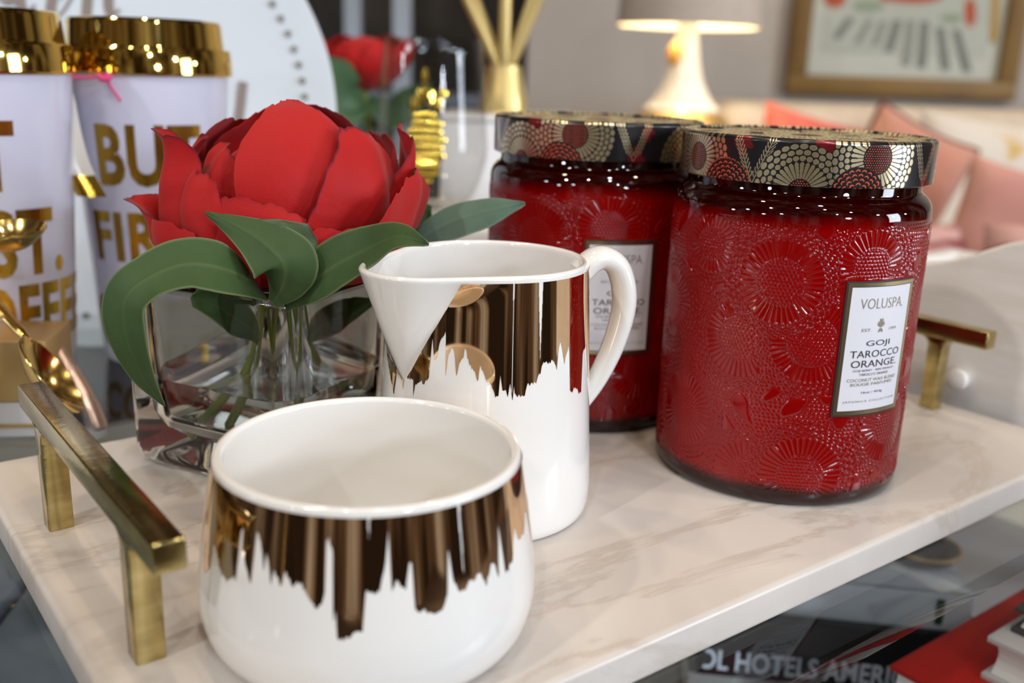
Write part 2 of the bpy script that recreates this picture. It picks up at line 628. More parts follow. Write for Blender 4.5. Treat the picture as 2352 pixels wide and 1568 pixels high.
CUP_K = [(-61, 27), (-57.7, 27.8), (-53.9, 29.9), (-53.2, 37.1), (-49.3, 35.1), (-46.5, 32.2), (-42.3, 30.3), (-39.4, 32.2), (-37.6, 32.3),
         (-37.3, 45.2), (-36.1, 46.6), (-35.9, 40), (-33.2, 36.5), (-30.9, 32.6), (-30.5, 38.8), (-30.1, 46.8), (-27.9, 43.3), (-26.1, 37.0), (-25.5, 42.7),
         (-23.1, 34.1), (-22.3, 38.3), (-19.5, 34.7), (-18.3, 38.4), (-15.4, 35.3), (-12.8, 36.7), (-9.9, 32.5), (-8.0, 30.7),
         (-6.1, 31.8), (-5.0, 35.4), (-4.1, 47.2), (-2.9, 45), (-2.5, 31.5), (-2.2, 26.9), (-1.7, 31.6), (-1.2, 23.8), (0.6, 23.1), (2.4, 23.4),
         (3.6, 25.0), (6.3, 25.2), (7.2, 35.1), (9.6, 34.8), (11.4, 35.0), (13.4, 42.8), (14.5, 51.0), (15.1, 34.7), (16.4, 37.6),
         (18.2, 35.9), (19.4, 34.8), (20.6, 41.2), (21.6, 41.5), (22.1, 29.4), (24.3, 29.1), (25.6, 28.4), (28.2, 27.6), (30.6, 27.9),
         (31.6, 29.3), (32.8, 31.2), (34.0, 43.6), (35.2, 34.8), (36.8, 31.8), (39.1, 31.3), (40.8, 33.0), (43.2, 32.9), (45.9, 34.3),
         (48.1, 30.0), (50.6, 34.6), (52.7, 34.5), (54.1, 30.2), (56.6, 44.7), (57.9, 30.2), (62.9, 31.7), (66.9, 40.5), (68.9, 35.8), (74.1, 35.2)]


def fringe(keys, seed, amp=1.6):
    """a little extra brush streaking between the keys"""
    r = random.Random(seed)
    out = []
    for k, q in zip(keys, keys[1:]):
        out.append(k)
        w = q[0] - k[0]
        if w > 0.7:
            for t in np.arange(0.35, w - 0.2, 0.55):
                f = t / w
                out.append((k[0] + t, k[1] * (1 - f) + q[1] * f + r.uniform(-amp * 0.5, amp)))
    out.append(keys[-1])
    return out


A, zb = jag(fringe(CUP_K, 3, 0.9), seed=5)
glaze('gold_glaze', A, np.full(len(A), 0.0533), zb / 1000, np.vectorize(lambda a, z: cup_r(z)), m_gold, cup,
      gaps=((7.6, 8.6, 0.054, 0.048, 0.2), (38.5, 39.6, 0.054, 0.036, 0.3), (-5.2, -4.2, 0.0475, 0.034, 0.9)))

# pitcher: body of revolution swept outwards into a conical spout
PZ = 0.0935
PIT_P = ((0.0, 0.0365), (0.002, 0.0385), (0.006, 0.0393), (0.012, 0.0396), (PZ, 0.0350))
SP_AZ, SP_Z0 = -46.0, 0.0548


def pit_body(z):
    return np.interp(z, [q[0] for q in PIT_P], [q[1] for q in PIT_P])


def pit_spout(a, z):
    t = np.clip((z - SP_Z0) / (PZ - SP_Z0), 0, 1.03)
    c = 0.0371 + (0.0302 - 0.0371) * t
    rho = 0.0212 * t ** 0.9
    d = np.radians(a - SP_AZ)
    disc = rho ** 2 - (c * np.sin(d)) ** 2
    r = c * np.cos(d) + np.sqrt(np.maximum(disc, 0))
    r = np.where((disc > 0) & (np.cos(d) > 0) & (t > 0), r, 0)
    return r


def pit_far(a, z):
    """flat flank joining body and spout on the far side (common tangent of the two circles)"""
    t = np.clip((z - SP_Z0) / (PZ - SP_Z0), 0, 1.03)
    c = 0.0371 + (0.0302 - 0.0371) * t
    R1, R2 = pit_body(z), 0.0212 * t ** 0.9
    b = np.arccos(np.clip((R1 - R2) / c, -1, 1))
    d = -((a - SP_AZ + 180) % 360 - 180)
    den = np.cos(np.radians(d) - b)
    r = R1 / np.maximum(den, 0.2)
    # only between the two tangent points
    p1 = b
    tx, ty = c + R2 * np.cos(b), R2 * np.sin(b)
    p2 = np.arctan2(ty, tx)
    dr = np.radians(d)
    return np.where((dr < p1) & (dr > p2) & (t > 0.02), r, 0)


def pit_r(a, z):
    base = np.maximum(np.maximum(pit_body(z), pit_spout(a, z)), pit_far(a, z))
    hull = np.maximum(base, pit_far(2 * SP_AZ - a, z))      # near the rim the front crease eases out
    w = np.clip((z - (PZ - 0.012)) / 0.0105, 0, 1) ** 2
    return base + w * (hull - base)


pitC = (-0.009, 0.343)
pit = thing('creamer_pitcher', 'white porcelain creamer with conical spout, loop handle and dripping gold band', 'pitcher', (*pitC, 0))
AZ = np.arange(-180, 180, 0.75)
zs = np.concatenate([[0.0003, 0.001, 0.002, 0.004, 0.006, 0.009, 0.012], np.linspace(0.018, 0.0545, 12), np.linspace(0.0552, PZ - 0.0012, 44)])
aa, zz = np.meshgrid(AZ, zs, indexing='ij')
ro = pit_r(aa, zz)
cols = [np.stack([0 * AZ + 0.0001, 0 * AZ + 0.0012], -1)[:, None], np.stack([0 * AZ + 0.033, 0 * AZ + 0.0012], -1)[:, None], np.stack([0 * AZ + 0.0345, 0 * AZ], -1)[:, None],
        np.stack([ro, zz], -1)]
TH = 0.0027
top_r = pit_r(AZ, np.full_like(AZ, PZ - 0.0012))
for t in np.linspace(0.25, PI - 0.25, 7):
    cols.append(np.stack([top_r - TH / 2 + TH / 2 * math.cos(t), np.full_like(AZ, PZ - 0.0012 + 0.0012 * math.sin(t))], -1)[:, None])
zi = np.concatenate([np.linspace(PZ - 0.002, 0.058, 26), np.linspace(0.054, 0.012, 10), [0.007, 0.0045]])
ai, zzi = np.meshgrid(AZ, zi, indexing='ij')
ri = pit_r(ai, zzi) - TH
ri[:, -1] = 0.030
cols.append(np.stack([ri, zzi], -1))
cols.append(np.stack([0 * AZ + 0.0001, 0 * AZ + 0.0042], -1)[:, None])
G = np.concatenate(cols, 1)
ar = np.radians(AZ)[:, None]
P = np.stack([G[..., 0] * np.sin(ar), -G[..., 0] * np.cos(ar), G[..., 1]], -1)
grid_obj('body', P, m_porc, pit, cu=True, sharp=62)

PIT_K = [(-76, 66), (-75.0, 62.1), (-73, 66), (-55.0, 48.5), (-53.9, 53.4), (-53, 56.5), (-49.5, 56.5), (-46.6, 51), (-46.1, 56.5), (-39.0, 56), (-38.6, 50.4), (-37.6, 55.0), (-34.2, 56.3), (-32.0, 55.7), (-29.1, 57.9),
         (-27.9, 72), (-26.2, 64.4), (-24.7, 65.9), (-23.5, 70.7), (-20.2, 75), (-19.5, 59.4), (-18.5, 66.5), (-16.7, 69.4), (-15.6, 69.0), (-13.6, 60.3), (-12.4, 64.6),
         (-10.3, 66.5), (-9.7, 70.3), (-7.3, 64.8), (-5.0, 62.6), (-2.4, 59.0), (-1.6, 64.6), (2.1, 59.1), (4.3, 58.2), (6.5, 53.8), (8.0, 54.3),
         (8.7, 61.5), (10.0, 56.3), (11.8, 56.3), (12.9, 53.9), (13.8, 58.6), (15.2, 52.2), (15.9, 58.1), (16.3, 55.2), (17.5, 54), (19.5, 53.7), (21.8, 54.2),
         (22.9, 57.7), (26.3, 57.5), (27.9, 57.7), (29.0, 60.2), (30.3, 60.5), (31.9, 64.2), (35.4, 63.9), (39.1, 64.5), (41.0, 60.9), (42.0, 66.5),
         (43.5, 70.6), (45.1, 67.6), (46.8, 62.2), (48.4, 65.8), (50.2, 68.5), (51.0, 66), (51.6, 52.7), (53.5, 51.4), (54.8, 52.8), (57.7, 52.3), (60.8, 49.8), (63.4, 49.9),
         (65.5, 63.1), (72, 66)]
A, zb = jag(fringe(PIT_K, 8, 0.9), seed=9)
zt = np.full(len(A), PZ - 0.0022)
zz = np.linspace(SP_Z0, PZ - 0.002, 260)
for i, a in enumerate(A):
    w = np.where(pit_spout(np.full_like(zz, ((a + 180) % 360) - 180), zz) > pit_body(zz))[0]
    if len(w):
        zt[i] = min(zt[i], zz[w[0]] - 0.0002)
glaze('gold_glaze', A, zt, zb / 1000, lambda a, z: pit_r((a + 180) % 360 - 180, z), m_gold, pit,
      gaps=((14.4, 15.1, PZ, 0.056, 0.5), (28.6, 31.6, PZ, 0.066, 0.3)), rows=40)

# loop handle, flattened strap springing from the rim and returning low on the body
ha = R_(104)
hd = np.array([math.sin(ha), -math.cos(ha), 0])
hp = smooth_prof([(0.0335, 0.0872), (0.0380, 0.0915), (0.0425, 0.0925), (0.0475, 0.0895), (0.0505, 0.0825), (0.0512, 0.0735),
                  (0.0490, 0.0625), (0.0455, 0.0530), (0.0415, 0.0450), (0.0372, 0.0385)], 5)
path = [hd * q[0] + np.array([0, 0, q[1]]) for q in hp]
k = np.linspace(0, 1, len(path))
tube('handle', path, 0.0066 - 0.0018 * np.clip((k - 0.5) * 2, 0, 1), m_porc, pit, 24, flat=0.66, up=np.cross(hd, (0, 0, 1)) * 0 + np.array([0, 0, 1.0]))

# ---------------------------------------------------------------- red glass candle jars


def hex_dots(x, y, pitch, rad):
    """1 at dot centres of a hexagonal lattice, 0 outside"""
    h = pitch * math.sqrt(3) / 2
    best = np.full(x.shape, 9e9)
    j0 = np.floor(y / h)
    for dj in (0, 1):
        j = j0 + dj
        ox = (np.mod(j, 2)) * pitch / 2
        i = np.round((x - ox) / pitch)
        d = (x - (i * pitch + ox)) ** 2 + (y - j * h) ** 2
        best = np.minimum(best, d)
    return np.clip(1 - best / rad ** 2, 0, None)


def dome(v):
    return np.sqrt(np.clip(v, 0, 1))


JR, JH = 0.0493, 0.1185      # body radius, height of the shoulder top
jf = [(-19.9, 86.6, 8.4, 15.0, 21.0), (-4.1, 65.2, 8.8, 14.8, 21.5), (-34.7, 63.6, 8.2, 14.2, 20.0), (-53, 97, 6.2, 10.5, 15.0),
      (18.3, 92.6, 7.5, 13.5, 20.0), (-2.9, 13.0, 8.4, 15.2, 22.0), (-26.9, 12.0, 6.0, 12.0, 17.0), (39.7, 30.6, 7.0, 14.0, 18.0),
      (-62, 30, 8, 14, 20), (60, 75, 8, 14, 20), (62, 20, 7, 12, 18), (-80, 70, 8, 14, 20), (82, 100, 7, 12, 18)]
rr_ = random.Random(4)
for a in range(100, 270, 21):
    for z in (15, 48, 84):
        jf.append((a + rr_.uniform(-6, 6), z + rr_.uniform(-8, 8), rr_.uniform(6, 8.5), rr_.uniform(12, 15), rr_.uniform(18, 21)))


def jar_relief(Az, Z):
    """height in mm of the moulded chrysanthemums over the unrolled wall"""
    H = np.zeros(Az.shape)
    own = np.zeros(Az.shape, bool)
    for (a, z, r0, r1, r2) in jf:
        da = (Az - a + 180) % 360 - 180
        x = np.radians(da) * JR * 1000
        y = Z - z
        m = (x * x + y * y < r2 * r2) & ~own
        if not m.any():
            continue
        x, y = x[m], y[m]
        r = np.hypot(x, y)
        th = np.arctan2(y, x)
        h = np.zeros(r.shape)
        c = r < r0 - 0.5
        h[c] = 0.08 + 0.22 * dome(hex_dots(x, y, 1.55, 0.66)[c])
        n0 = max(10, int(2 * PI * r0 / 1.15))
        ring = np.abs(r - r0) < 0.5
        u = np.mod(th * n0 / (2 * PI), 1) - 0.5
        h[ring] = 0.28 * dome(1 - (u[ring] * 2.2) ** 2 - ((r[ring] - r0) / 0.5) ** 2)
        n1 = max(14, int(2 * PI * r0 / 1.25))
        u = np.mod(th * n1 / (2 * PI), 1) - 0.5
        sp = (r > r0 + 0.5) & (r < r1)
        h[sp] = 0.26 * np.clip(1 - (np.abs(u[sp]) / 0.17) ** 2, 0, 1)
        wr = (r2 - r1) / 3
        k = np.floor((r - r1) / wr)
        u = np.mod(th * n1 / (2 * PI) + 0.5 * np.mod(k, 2), 1) - 0.5
        v = np.mod((r - r1) / wr, 1) - 0.5
        e = (u / 0.44) ** 2 + (v / 0.46) ** 2
        o = r >= r1
        h[o] = (0.30 * np.clip(1 - np.abs(e - 0.72) / 0.34, 0, 1) + 0.26 * dome(1 - ((u * 2 * PI * r / n1) ** 2 + ((v + 0.33) * wr) ** 2) / 0.2))[o]
        H[m] = h
        own |= (np.radians(da) * JR * 1000) ** 2 + (Z - z) ** 2 < r2 * r2
    m = ~own
    x, y = np.radians(Az[m]) * JR * 1000, Z[m]
    # between the flowers: beads and smooth leaf-like bosses
    w = np.sin(x * 0.33 + 1.3 * np.sin(y * 0.21)) * np.sin(y * 0.29 + 1.1 * np.sin(x * 0.24))
    boss = np.clip((w - 0.28) * 6, 0, 1)
    bead = dome(hex_dots(x + 0.5 * np.sin(y), y, 1.75, 0.72))
    H[m] = np.where(w > 0.22, 0.42 * boss, 0.26 * bead)
    return H


# wall profile; label seat and rims stay smooth
nA = 1500
azs = np.linspace(-180, 180, nA, endpoint=False)
zw = np.linspace(0.0055, 0.1085, 440)
low = [(0.0001, 0.0014), (0.040, 0.0014), (0.0435, 0.0), (0.0470, 0.0004), (0.0489, 0.0022), (0.0494, 0.0042)]
high = [(0.0493, 0.1098), (0.0490, 0.1118), (0.0480, 0.1140), (0.0464, 0.1158), (0.0450, 0.1168), (0.0446, 0.1180), (0.0446, 0.1240)]
Az2, Zw2 = np.meshgrid(azs, zw * 1000, indexing='ij')
Hm = jar_relief(Az2, Zw2)
fade = np.clip((Zw2 - 5.5) / 1.2, 0, 1) * np.clip((108.3 - Zw2) / 4, 0, 1)
LA0, LA1, LZ0, LZ1 = 6.9, 44.2, 0.0373, 0.0884
seat = (Az2 > LA0 - 0.8) & (Az2 < LA1 + 0.8) & (Zw2 > LZ0 * 1000 - 0.8) & (Zw2 < LZ1 * 1000 + 0.8)
Hm = np.where(seat, 0.35, Hm) * fade
Rw = JR + 0.95 * Hm / 1000
Gr = np.concatenate([np.broadcast_to(np.array(low)[None, :, 0], (nA, len(low))), Rw, np.broadcast_to(np.array(high)[None, :, 0], (nA, len(high)))], 1)
Gz = np.concatenate([np.array(low)[:, 1], zw, np.array(high)[:, 1]])
ar = np.radians(azs)[:, None]
P = np.stack([Gr * np.sin(ar), -Gr * np.cos(ar), np.broadcast_to(Gz, Gr.shape)], -1)


def jar_mat():
    """deep red glass lined with red wax; clear of wax at the neck and in the thick base"""
    m, n, l, b = nodes_of('red_candle_glass')
    tc = n.new('ShaderNodeTexCoord')
    sp = n.new('ShaderNodeSeparateXYZ')
    l.new(tc.outputs['Object'], sp.inputs[0])
    nz = n.new('ShaderNodeTexNoise')
    nz.inputs['Scale'].default_value = 22
    l.new(tc.outputs['Object'], nz.inputs['Vector'])
    ma = n.new('ShaderNodeMath')
    ma.operation = 'MULTIPLY_ADD'
    ma.inputs[1].default_value = 0.006
    l.new(nz.outputs['Fac'], ma.inputs[0])
    l.new(sp.outputs['Z'], ma.inputs[2])
    rp = n.new('ShaderNodeValToRGB')
    el = rp.color_ramp.elements
    gl = (0.030, 0.0012, 0.002, 1)
    wx = (0.42, 0.004, 0.006, 1)
    mr = n.new('ShaderNodeMapRange')
    mr.inputs['From Min'].default_value = 0.0
    mr.inputs['From Max'].default_value = 0.125
    l.new(ma.outputs[0], mr.inputs['Value'])
    el[0].position = 0.072
    el[0].color = gl
    el[1].position = 0.10
    el[1].color = wx
    q = el.new(0.865)
    q.color = wx
    q = el.new(0.915)
    q.color = gl
    l.new(mr.outputs[0], rp.inputs['Fac'])
    l.new(rp.outputs['Color'], b.inputs['Base Color'])
    b.inputs['Roughness'].default_value = 0.35
    b.inputs['Specular IOR Level'].default_value = 0.0
    b.inputs['Coat Weight'].default_value = 1.0
    b.inputs['Coat Roughness'].default_value = 0.02
    b.inputs['Coat IOR'].default_value = 1.52
    b.inputs['Coat Tint'].default_value = (0.60, 0.05, 0.07, 1)
    return m


m_jar = jar_mat()

# lid print: fans of gold scales, orange dots, red leaves on black
LR, LZA, LZB = 0.0480, 0.1208, 0.1372
C_BLK = np.array((0.008, 0.006, 0.008, 0.2))
C_GOLD = np.array((0.78, 0.66, 0.40, 1.0))
C_ORG = np.array((0.72, 0.13, 0.055, 0.4))
C_RED = np.array((0.17, 0.006, 0.010, 0.4))


def fan(col, X, Y, r0, r1, r2, period=None):
    r = np.hypot(X, Y)
    th = np.arctan2(Y, X)
    m = r < r2
    c = np.zeros(X.shape + (4,))
    c[:] = C_BLK
    dots = (hex_dots(X, Y, 0.92, 0.21) > 0) & (r < r0 - 0.35)
    c[dots] = C_ORG
    n1 = max(16, int(2 * PI * (r0 + r1) / 2 / 1.45))
    u = np.abs(np.mod(th * n1 / (2 * PI), 1) - 0.5) * 2
    t = (r - r0) / (r1 - r0)
    pet = (t > 0.03) & (t < 0.96) & (u < 0.70 * np.sqrt(np.clip((0.98 - t) / 0.14, 0, 1)))
    c[pet] = C_GOLD
    wr = (r2 - r1) / 3
    k = np.floor((r - r1) / wr)
    u = (np.mod(th * n1 / (2 * PI) + 0.5 * np.mod(k, 2), 1) - 0.5) / 0.42
    v = (np.mod((r - r1) / wr, 1) - 0.5) / 0.43
    c[(r >= r1) & (u * u + v * v < 1)] = C_GOLD
    col[m] = c[m]


def cones(col, X, Y, r2):
    r = np.hypot(X, Y)
    th = np.arctan2(Y, X)
    m = r < r2
    c = np.zeros(X.shape + (4,))
    c[:] = C_BLK
    wr = 1.55
    k = np.floor(r / wr)
    n1 = np.maximum(4, np.floor(2 * PI * (k + 0.5) * wr / 2.3))
    u = np.mod(th * n1 / (2 * PI) + 0.5 * np.mod(k, 2), 1) - 0.5
    v = np.mod(r / wr, 1)
    arc = np.abs(v - (0.80 - 2.6 * u * u)) < 0.16
    c[arc & (np.abs(u) < 0.36)] = C_ORG
    col[m] = c[m]


def sprig(col, X, Y, L, ang):
    """bare branching twig in gold line"""
    ca, sa = math.cos(ang), math.sin(ang)
    x, y = X * ca + Y * sa, -X * sa + Y * ca
    for b in (-1, 1):
        d = np.abs(y - b * 0.42 * np.abs(x)) < 0.16
        col[d & (x > 0.4) & (x < L)] = C_GOLD
        for q in np.arange(2.0, L, 1.5):
            for s in (-1, 1):
                xx, yy = x - q, y - b * 0.42 * q
                d = (np.abs(yy - b * 0.42 * xx - s * 0.9 * xx + 0.10 * s * xx * xx) < 0.17) & (xx > 0.5) & (xx < 2.6)
                col[d] = C_GOLD


def band_colours(Az, Z):
    col = np.zeros(Az.shape + (4,))
    col[:] = C_BLK

    def loc(a, z):
        return np.radians((Az - a + 180) % 360 - 180) * LR * 1000, Z - z
    for a, z, rr in ((-43, 134, 4), (-8, 134.5, 4.5), (46, 122, 4), (-30, 122, 3), (52, 133, 3)):
        X, Y = loc(a, z)
        col[(np.abs(X) / rr + np.abs(Y) / (rr * 1.3) + 0.25 * np.sin(X * 1.3 + Y)) < 1] = C_RED
    X, Y = loc(-37, 120.5)
    sprig(col, X, Y, 17, PI / 2)
    X, Y = loc(45, 121)
    sprig(col, X, Y, 16, PI / 2)
    r = random.Random(3)
    for a in range(80, 260, 34):
        X, Y = loc(a + 17, 121)
        sprig(col, X, Y, 16, PI / 2)
        X, Y = loc(a, r.choice((121, 127, 132)))
        fan(col, X, Y, r.uniform(4, 5.5), 10, 16.5)
        X, Y = loc(a + 13, 118)
        cones(col, X, Y, 9)
    X, Y = loc(-69, 128)
    fan(col, X, Y, 5.2, 10.2, 16)
    X, Y = loc(-16.5, 119.6)
    fan(col, X, Y, 3.9, 10.0, 16.2)
    X, Y = loc(15.0, 131.5)
    fan(col, X, Y, 5.6, 10.4, 16.6)
    X, Y = loc(-50, 118.5)
    cones(col, X, Y, 10.5)
    X, Y = loc(7.4, 118.5)
    cones(col, X, Y, 10.0)
    return col


nL = 1900
azl = np.linspace(-180, 180, nL, endpoint=False)
zl = np.linspace(LZA, LZB - 0.0014, 104)
Al, Zl = np.meshgrid(azl, zl * 1000, indexing='ij')
cb = band_colours(Al, Zl)
al = np.radians(azl)[:, None]
rl = np.full(len(zl), LR)
rl[:3] = (LR - 0.0007, LR - 0.0003, LR - 0.0001)
Pb = np.stack([rl * np.sin(al), -rl * np.cos(al), np.broadcast_to(zl, (nL, len(zl)))], -1)
# inner lip and top disc
rt = np.concatenate([[LR - 0.0002, LR - 0.0006, LR - 0.0013, LR - 0.0018], np.linspace(LR - 0.0026, 0.0005, 60)])
zt_ = np.concatenate([[LZB - 0.0009, LZB - 0.0004, LZB, LZB - 0.0002], np.full(60, LZB - 0.0011)])
Pt = np.stack([rt * np.sin(al), -rt * np.cos(al), np.broadcast_to(zt_, (nL, len(rt)))], -1)
xt, yt = Pt[..., 0] * 1000, Pt[..., 1] * 1000
ct = np.zeros(xt.shape + (4,))
ct[:] = C_BLK
for (x, y, r0) in ((0, 0, 6), (27, -10, 5), (-24, -18, 5), (-12, 26, 5), (20, 24, 4.5), (2, -32, 5), (-36, 8, 4.5), (38, 10, 4)):
    fan(ct, xt - x, yt - y, r0, r0 + 5, r0 + 11)
ct[:, :4] = cb[:, -1:, :]
P_l = np.concatenate([np.stack([(LR - 0.0012) * np.sin(al), -(LR - 0.0012) * np.cos(al), np.full((nL, 1), LZA + 0.0004)], -1), Pb, Pt], 1)
c_l = np.concatenate([cb[:, :1], cb, ct], 1)
lid_me = quads_mesh('lid', P_l.reshape(-1, 3), grid_faces(nL, P_l.shape[1], True, False), True, 55)
ca_ = lid_me.color_attributes.new('print', 'FLOAT_COLOR', 'POINT')
ca_.data.foreach_set('color', c_l.reshape(-1, 4).astype(np.float32).ravel())
for nm_, ro_ in (('printed_tin', 0.28), ('printed_tin_top', 0.7)):
  m_lid, n_, l_, b_ = nodes_of(nm_)
  at_ = n_.new('ShaderNodeAttribute')
  at_.attribute_name = 'print'
  l_.new(at_.outputs['Color'], b_.inputs['Base Color'])
  l_.new(at_.outputs['Alpha'], b_.inputs['Metallic'])
  b_.inputs['Roughness'].default_value = ro_
  b_.inputs['Coat Weight'].default_value = 0.4 if ro_ < 0.5 else 0.0
  b_.inputs['Coat Roughness'].default_value = 0.08
  if ro_ > 0.5:
      b_.inputs['Specular IOR Level'].default_value = 0.15
  lid_me.materials.append(m_lid)
nb_ = P_l.shape[1] - 1
mi_ = np.tile((np.arange(nb_) >= len(zl) + 4).astype(np.int32), nL)
if len(lid_me.polygons) == len(mi_):
    lid_me.polygons.foreach_set('material_index', mi_)

jar_me = quads_mesh('glass', P.reshape(-1, 3), grid_faces(nA, P.shape[1], True, False), True, 75)
m_label = pmat('label_paper', (0.74, 0.74, 0.78), 0.45)
m_lgold = pmat('label_gold', (0.62, 0.52, 0.30), 0.25, 1.0)
m_ink = pmat('label_ink', (0.02, 0.02, 0.022), 0.5)
m_gink = pmat('label_gold_ink', (0.36, 0.32, 0.22), 0.35, 0.6)


def patch(name, a0, a1, z0, z1, r, mat, parent, na=28, nz=3, hole=None, depth=0.0004):
    """a curved sheet on the jar with rolled-in edges; 'hole' leaves a window"""
    A = np.radians(np.linspace(a0, a1, na))
    Zq = np.linspace(z0, z1, nz)
    if hole is None:
        rows = []
        for z, d in [(z0, depth)] + [(z, 0) for z in Zq] + [(z1, depth)]:
            rr = np.full(na, r - d)
            A2 = A.copy()
            rows.append(np.stack([rr * np.sin(A2), -rr * np.cos(A2), np.full(na, z)], -1))
        Pq = np.array(rows)
        e0, e1 = Pq[:, :1].copy(), Pq[:, -1:].copy()
        for e_ in (e0, e1):
            e_[..., :2] *= (r - depth) / r
        Pq = np.concatenate([e0, Pq, e1], 1)
        return grid_obj(name, Pq, mat, parent, sharp=40)
    w, h = hole
    bm = bmesh.new()
    aw = math.degrees(w / r)
    ring = []
    for (x0, x1, y0, y1) in ((a0, a1, z0, z1), (a0 + aw, a1 - aw, z0 + h, z1 - h)):
        pts = [(x0 + (x1 - x0) * t, y0) for t in np.linspace(0, 1, na)] + [(x1, y1 + (y0 - y1) * 0)] + \
              [(x1 + (x0 - x1) * t, y1) for t in np.linspace(0, 1, na)][1:]
        ring.append(pts)
    vs = []
    for pts in ring:
        for d in (0, depth):
            vs.append([bm.verts.new(((r - d) * math.sin(R_(a)), -(r - d) * math.cos(R_(a)), z)) for a, z in pts])
    n = len(vs[0])
    for i in range(n):
        j = (i + 1) % n
        for a, b in ((0, 2), (0, 1), (2, 3)):
            bm.faces.new((vs[a][i], vs[a][j], vs[b][j], vs[b][i]))
    return bm_obj(name, bm, mat, parent, sharp=40)


def candle_jar(name, label, loc, rot_jar, rot_lid):
    t = thing(name, label, 'candle', loc)
    j = link_mesh('glass', jar_me, m_jar, t)
    j.rotation_euler = (0, 0, R_(rot_jar))
    ld = link_mesh('lid', lid_me, m_lid, t)
    ld['label'] = 'black tin lid printed with gold scale fans'
    ld.rotation_euler = (0, 0, R_(rot_lid))
    r0 = JR + 0.0008
    lb = patch('label', LA0, LA1, LZ0, LZ1, r0, m_ink, t)
    lb['label'] = 'white paper label in a black and gold border'
    lb.rotation_euler = (0, 0, R_(rot_jar))
    patch('border', LA0 + 0.7, LA1 - 0.7, LZ0 + 0.0006, LZ1 - 0.0006, r0 + 0.00015, m_lgold, lb, hole=(0.0013, 0.0013))
    patch('paper', LA0 + 2.5, LA1 - 2.5, LZ0 + 0.0022, LZ1 - 0.0022, r0 + 0.0001, m_label, lb)
    ac = (LA0 + LA1) / 2
    W = R_(LA1 - LA0 - 5.0) * r0
    Ht = LZ1 - LZ0 - 0.0044
    zt = LZ1 - 0.0022

    def L(s, v, wf, hf, wt=0.0, sp=1.0, dx=0.0):
        return (s, ac + math.degrees(dx * W / r0), zt - v * Ht, wf * W, hf * Ht, wt, sp)
    rf = lambda z: r0 + 0.0001
    wrap_text('black_print', [L('GOJI', .455, .40, .058, 0), L('TAROCCO', .535, .84, .058, 0), L('ORANGE.', .615, .78, .058, 0),
                              L('GOJI BERRY - RIPE MANGO', .672, .70, .021), L('TAROCCO ORANGE', .703, .50, .020),
                              L('16oz / 453g', .855, .36, .024)], rf, m_ink, lb, 0.00012)
    wrap_text('gold_print', [L('VOLUSPA.', .130, .72, .082, -0.012), L('EST.', .340, .15, .024, 0, 1, -.22), L('1999', .340, .13, .024, 0, 1, .22),
                             L('COCONUT WAX BLEND', .748, .84, .026), L('BOUGIE PARFUM\u00c9E', .781, .72, .030), L('JAPONICA COLLECTION', .928, .88, .022, 0, 1.3)],
              rf, m_gink, lb, 0.00012)
    # little crest of leaves between the date halves
    bm = bmesh.new()
    for (ox, oz, ang, ln) in ((0, 0, 90, 3.0), (0.1, 0, 62, 3.2), (-0.1, 0, 118, 3.2), (0.2, .4, 38, 2.3), (-0.2, .4, 142, 2.3), (0, -.2, -58, 2.2), (0, -.2, -122, 2.2), (0, 1.9, 70, 2.2), (0, 1.9, 110, 2.2)):
        q = []
        for t_, w in ((0, 0), (.3, .42), (.65, .36), (1, 0), (.65, -.36), (.3, -.42)):
            x = ox + ln * t_ * math.cos(R_(ang)) - w * math.sin(R_(ang))
            z = oz + ln * t_ * math.sin(R_(ang)) + w * math.cos(R_(ang))
            aa_ = R_(ac) + x / 1000 * 0.9 / r0
            q.append(bm.verts.new(((r0 + 0.0003) * math.sin(aa_), -(r0 + 0.0003) * math.cos(aa_), zt - 0.325 * Ht + z / 1000 * 0.9)))
        bm.faces.new(q)
    bm_obj('crest', bm, m_gink, lb, smooth=False)
    return t


candle_jar('candle_jar', 'red embossed glass candle jar with patterned lid, nearest the tray\'s right edge', (0.1125, 0.3955, 0), 0, 0)
candle_jar('candle_jar', 'red embossed glass candle jar behind the white pitcher\'s handle', (0.0365, 0.467, 0), -15, -31)

# ---------------------------------------------------------------- square glass vase, water, peony
vN = np.array([-0.0800, 0.3360])
VA = R_(155)
VL = np.array([math.cos(VA), math.sin(VA)])
VRt = np.array([math.sin(VA), -math.cos(VA)])
VRt = VRt if VRt[1] > 0 else -VRt
VS, VH = 0.079, 0.0752
vC = vN + (VL + VRt) * VS / 2


def sq_loop(half, rad, z, n=9):
    pts = []
    for cx_, cy_, a0 in ((1, 1, 0), (-1, 1, 90), (-1, -1, 180), (1, -1, 270)):
        for t in np.linspace(0, 90, n):
            a = R_(a0 + t)
            pts.append(((half - rad) * cx_ + rad * math.cos(a), (half - rad) * cy_ + rad * math.sin(a), z))
    return pts


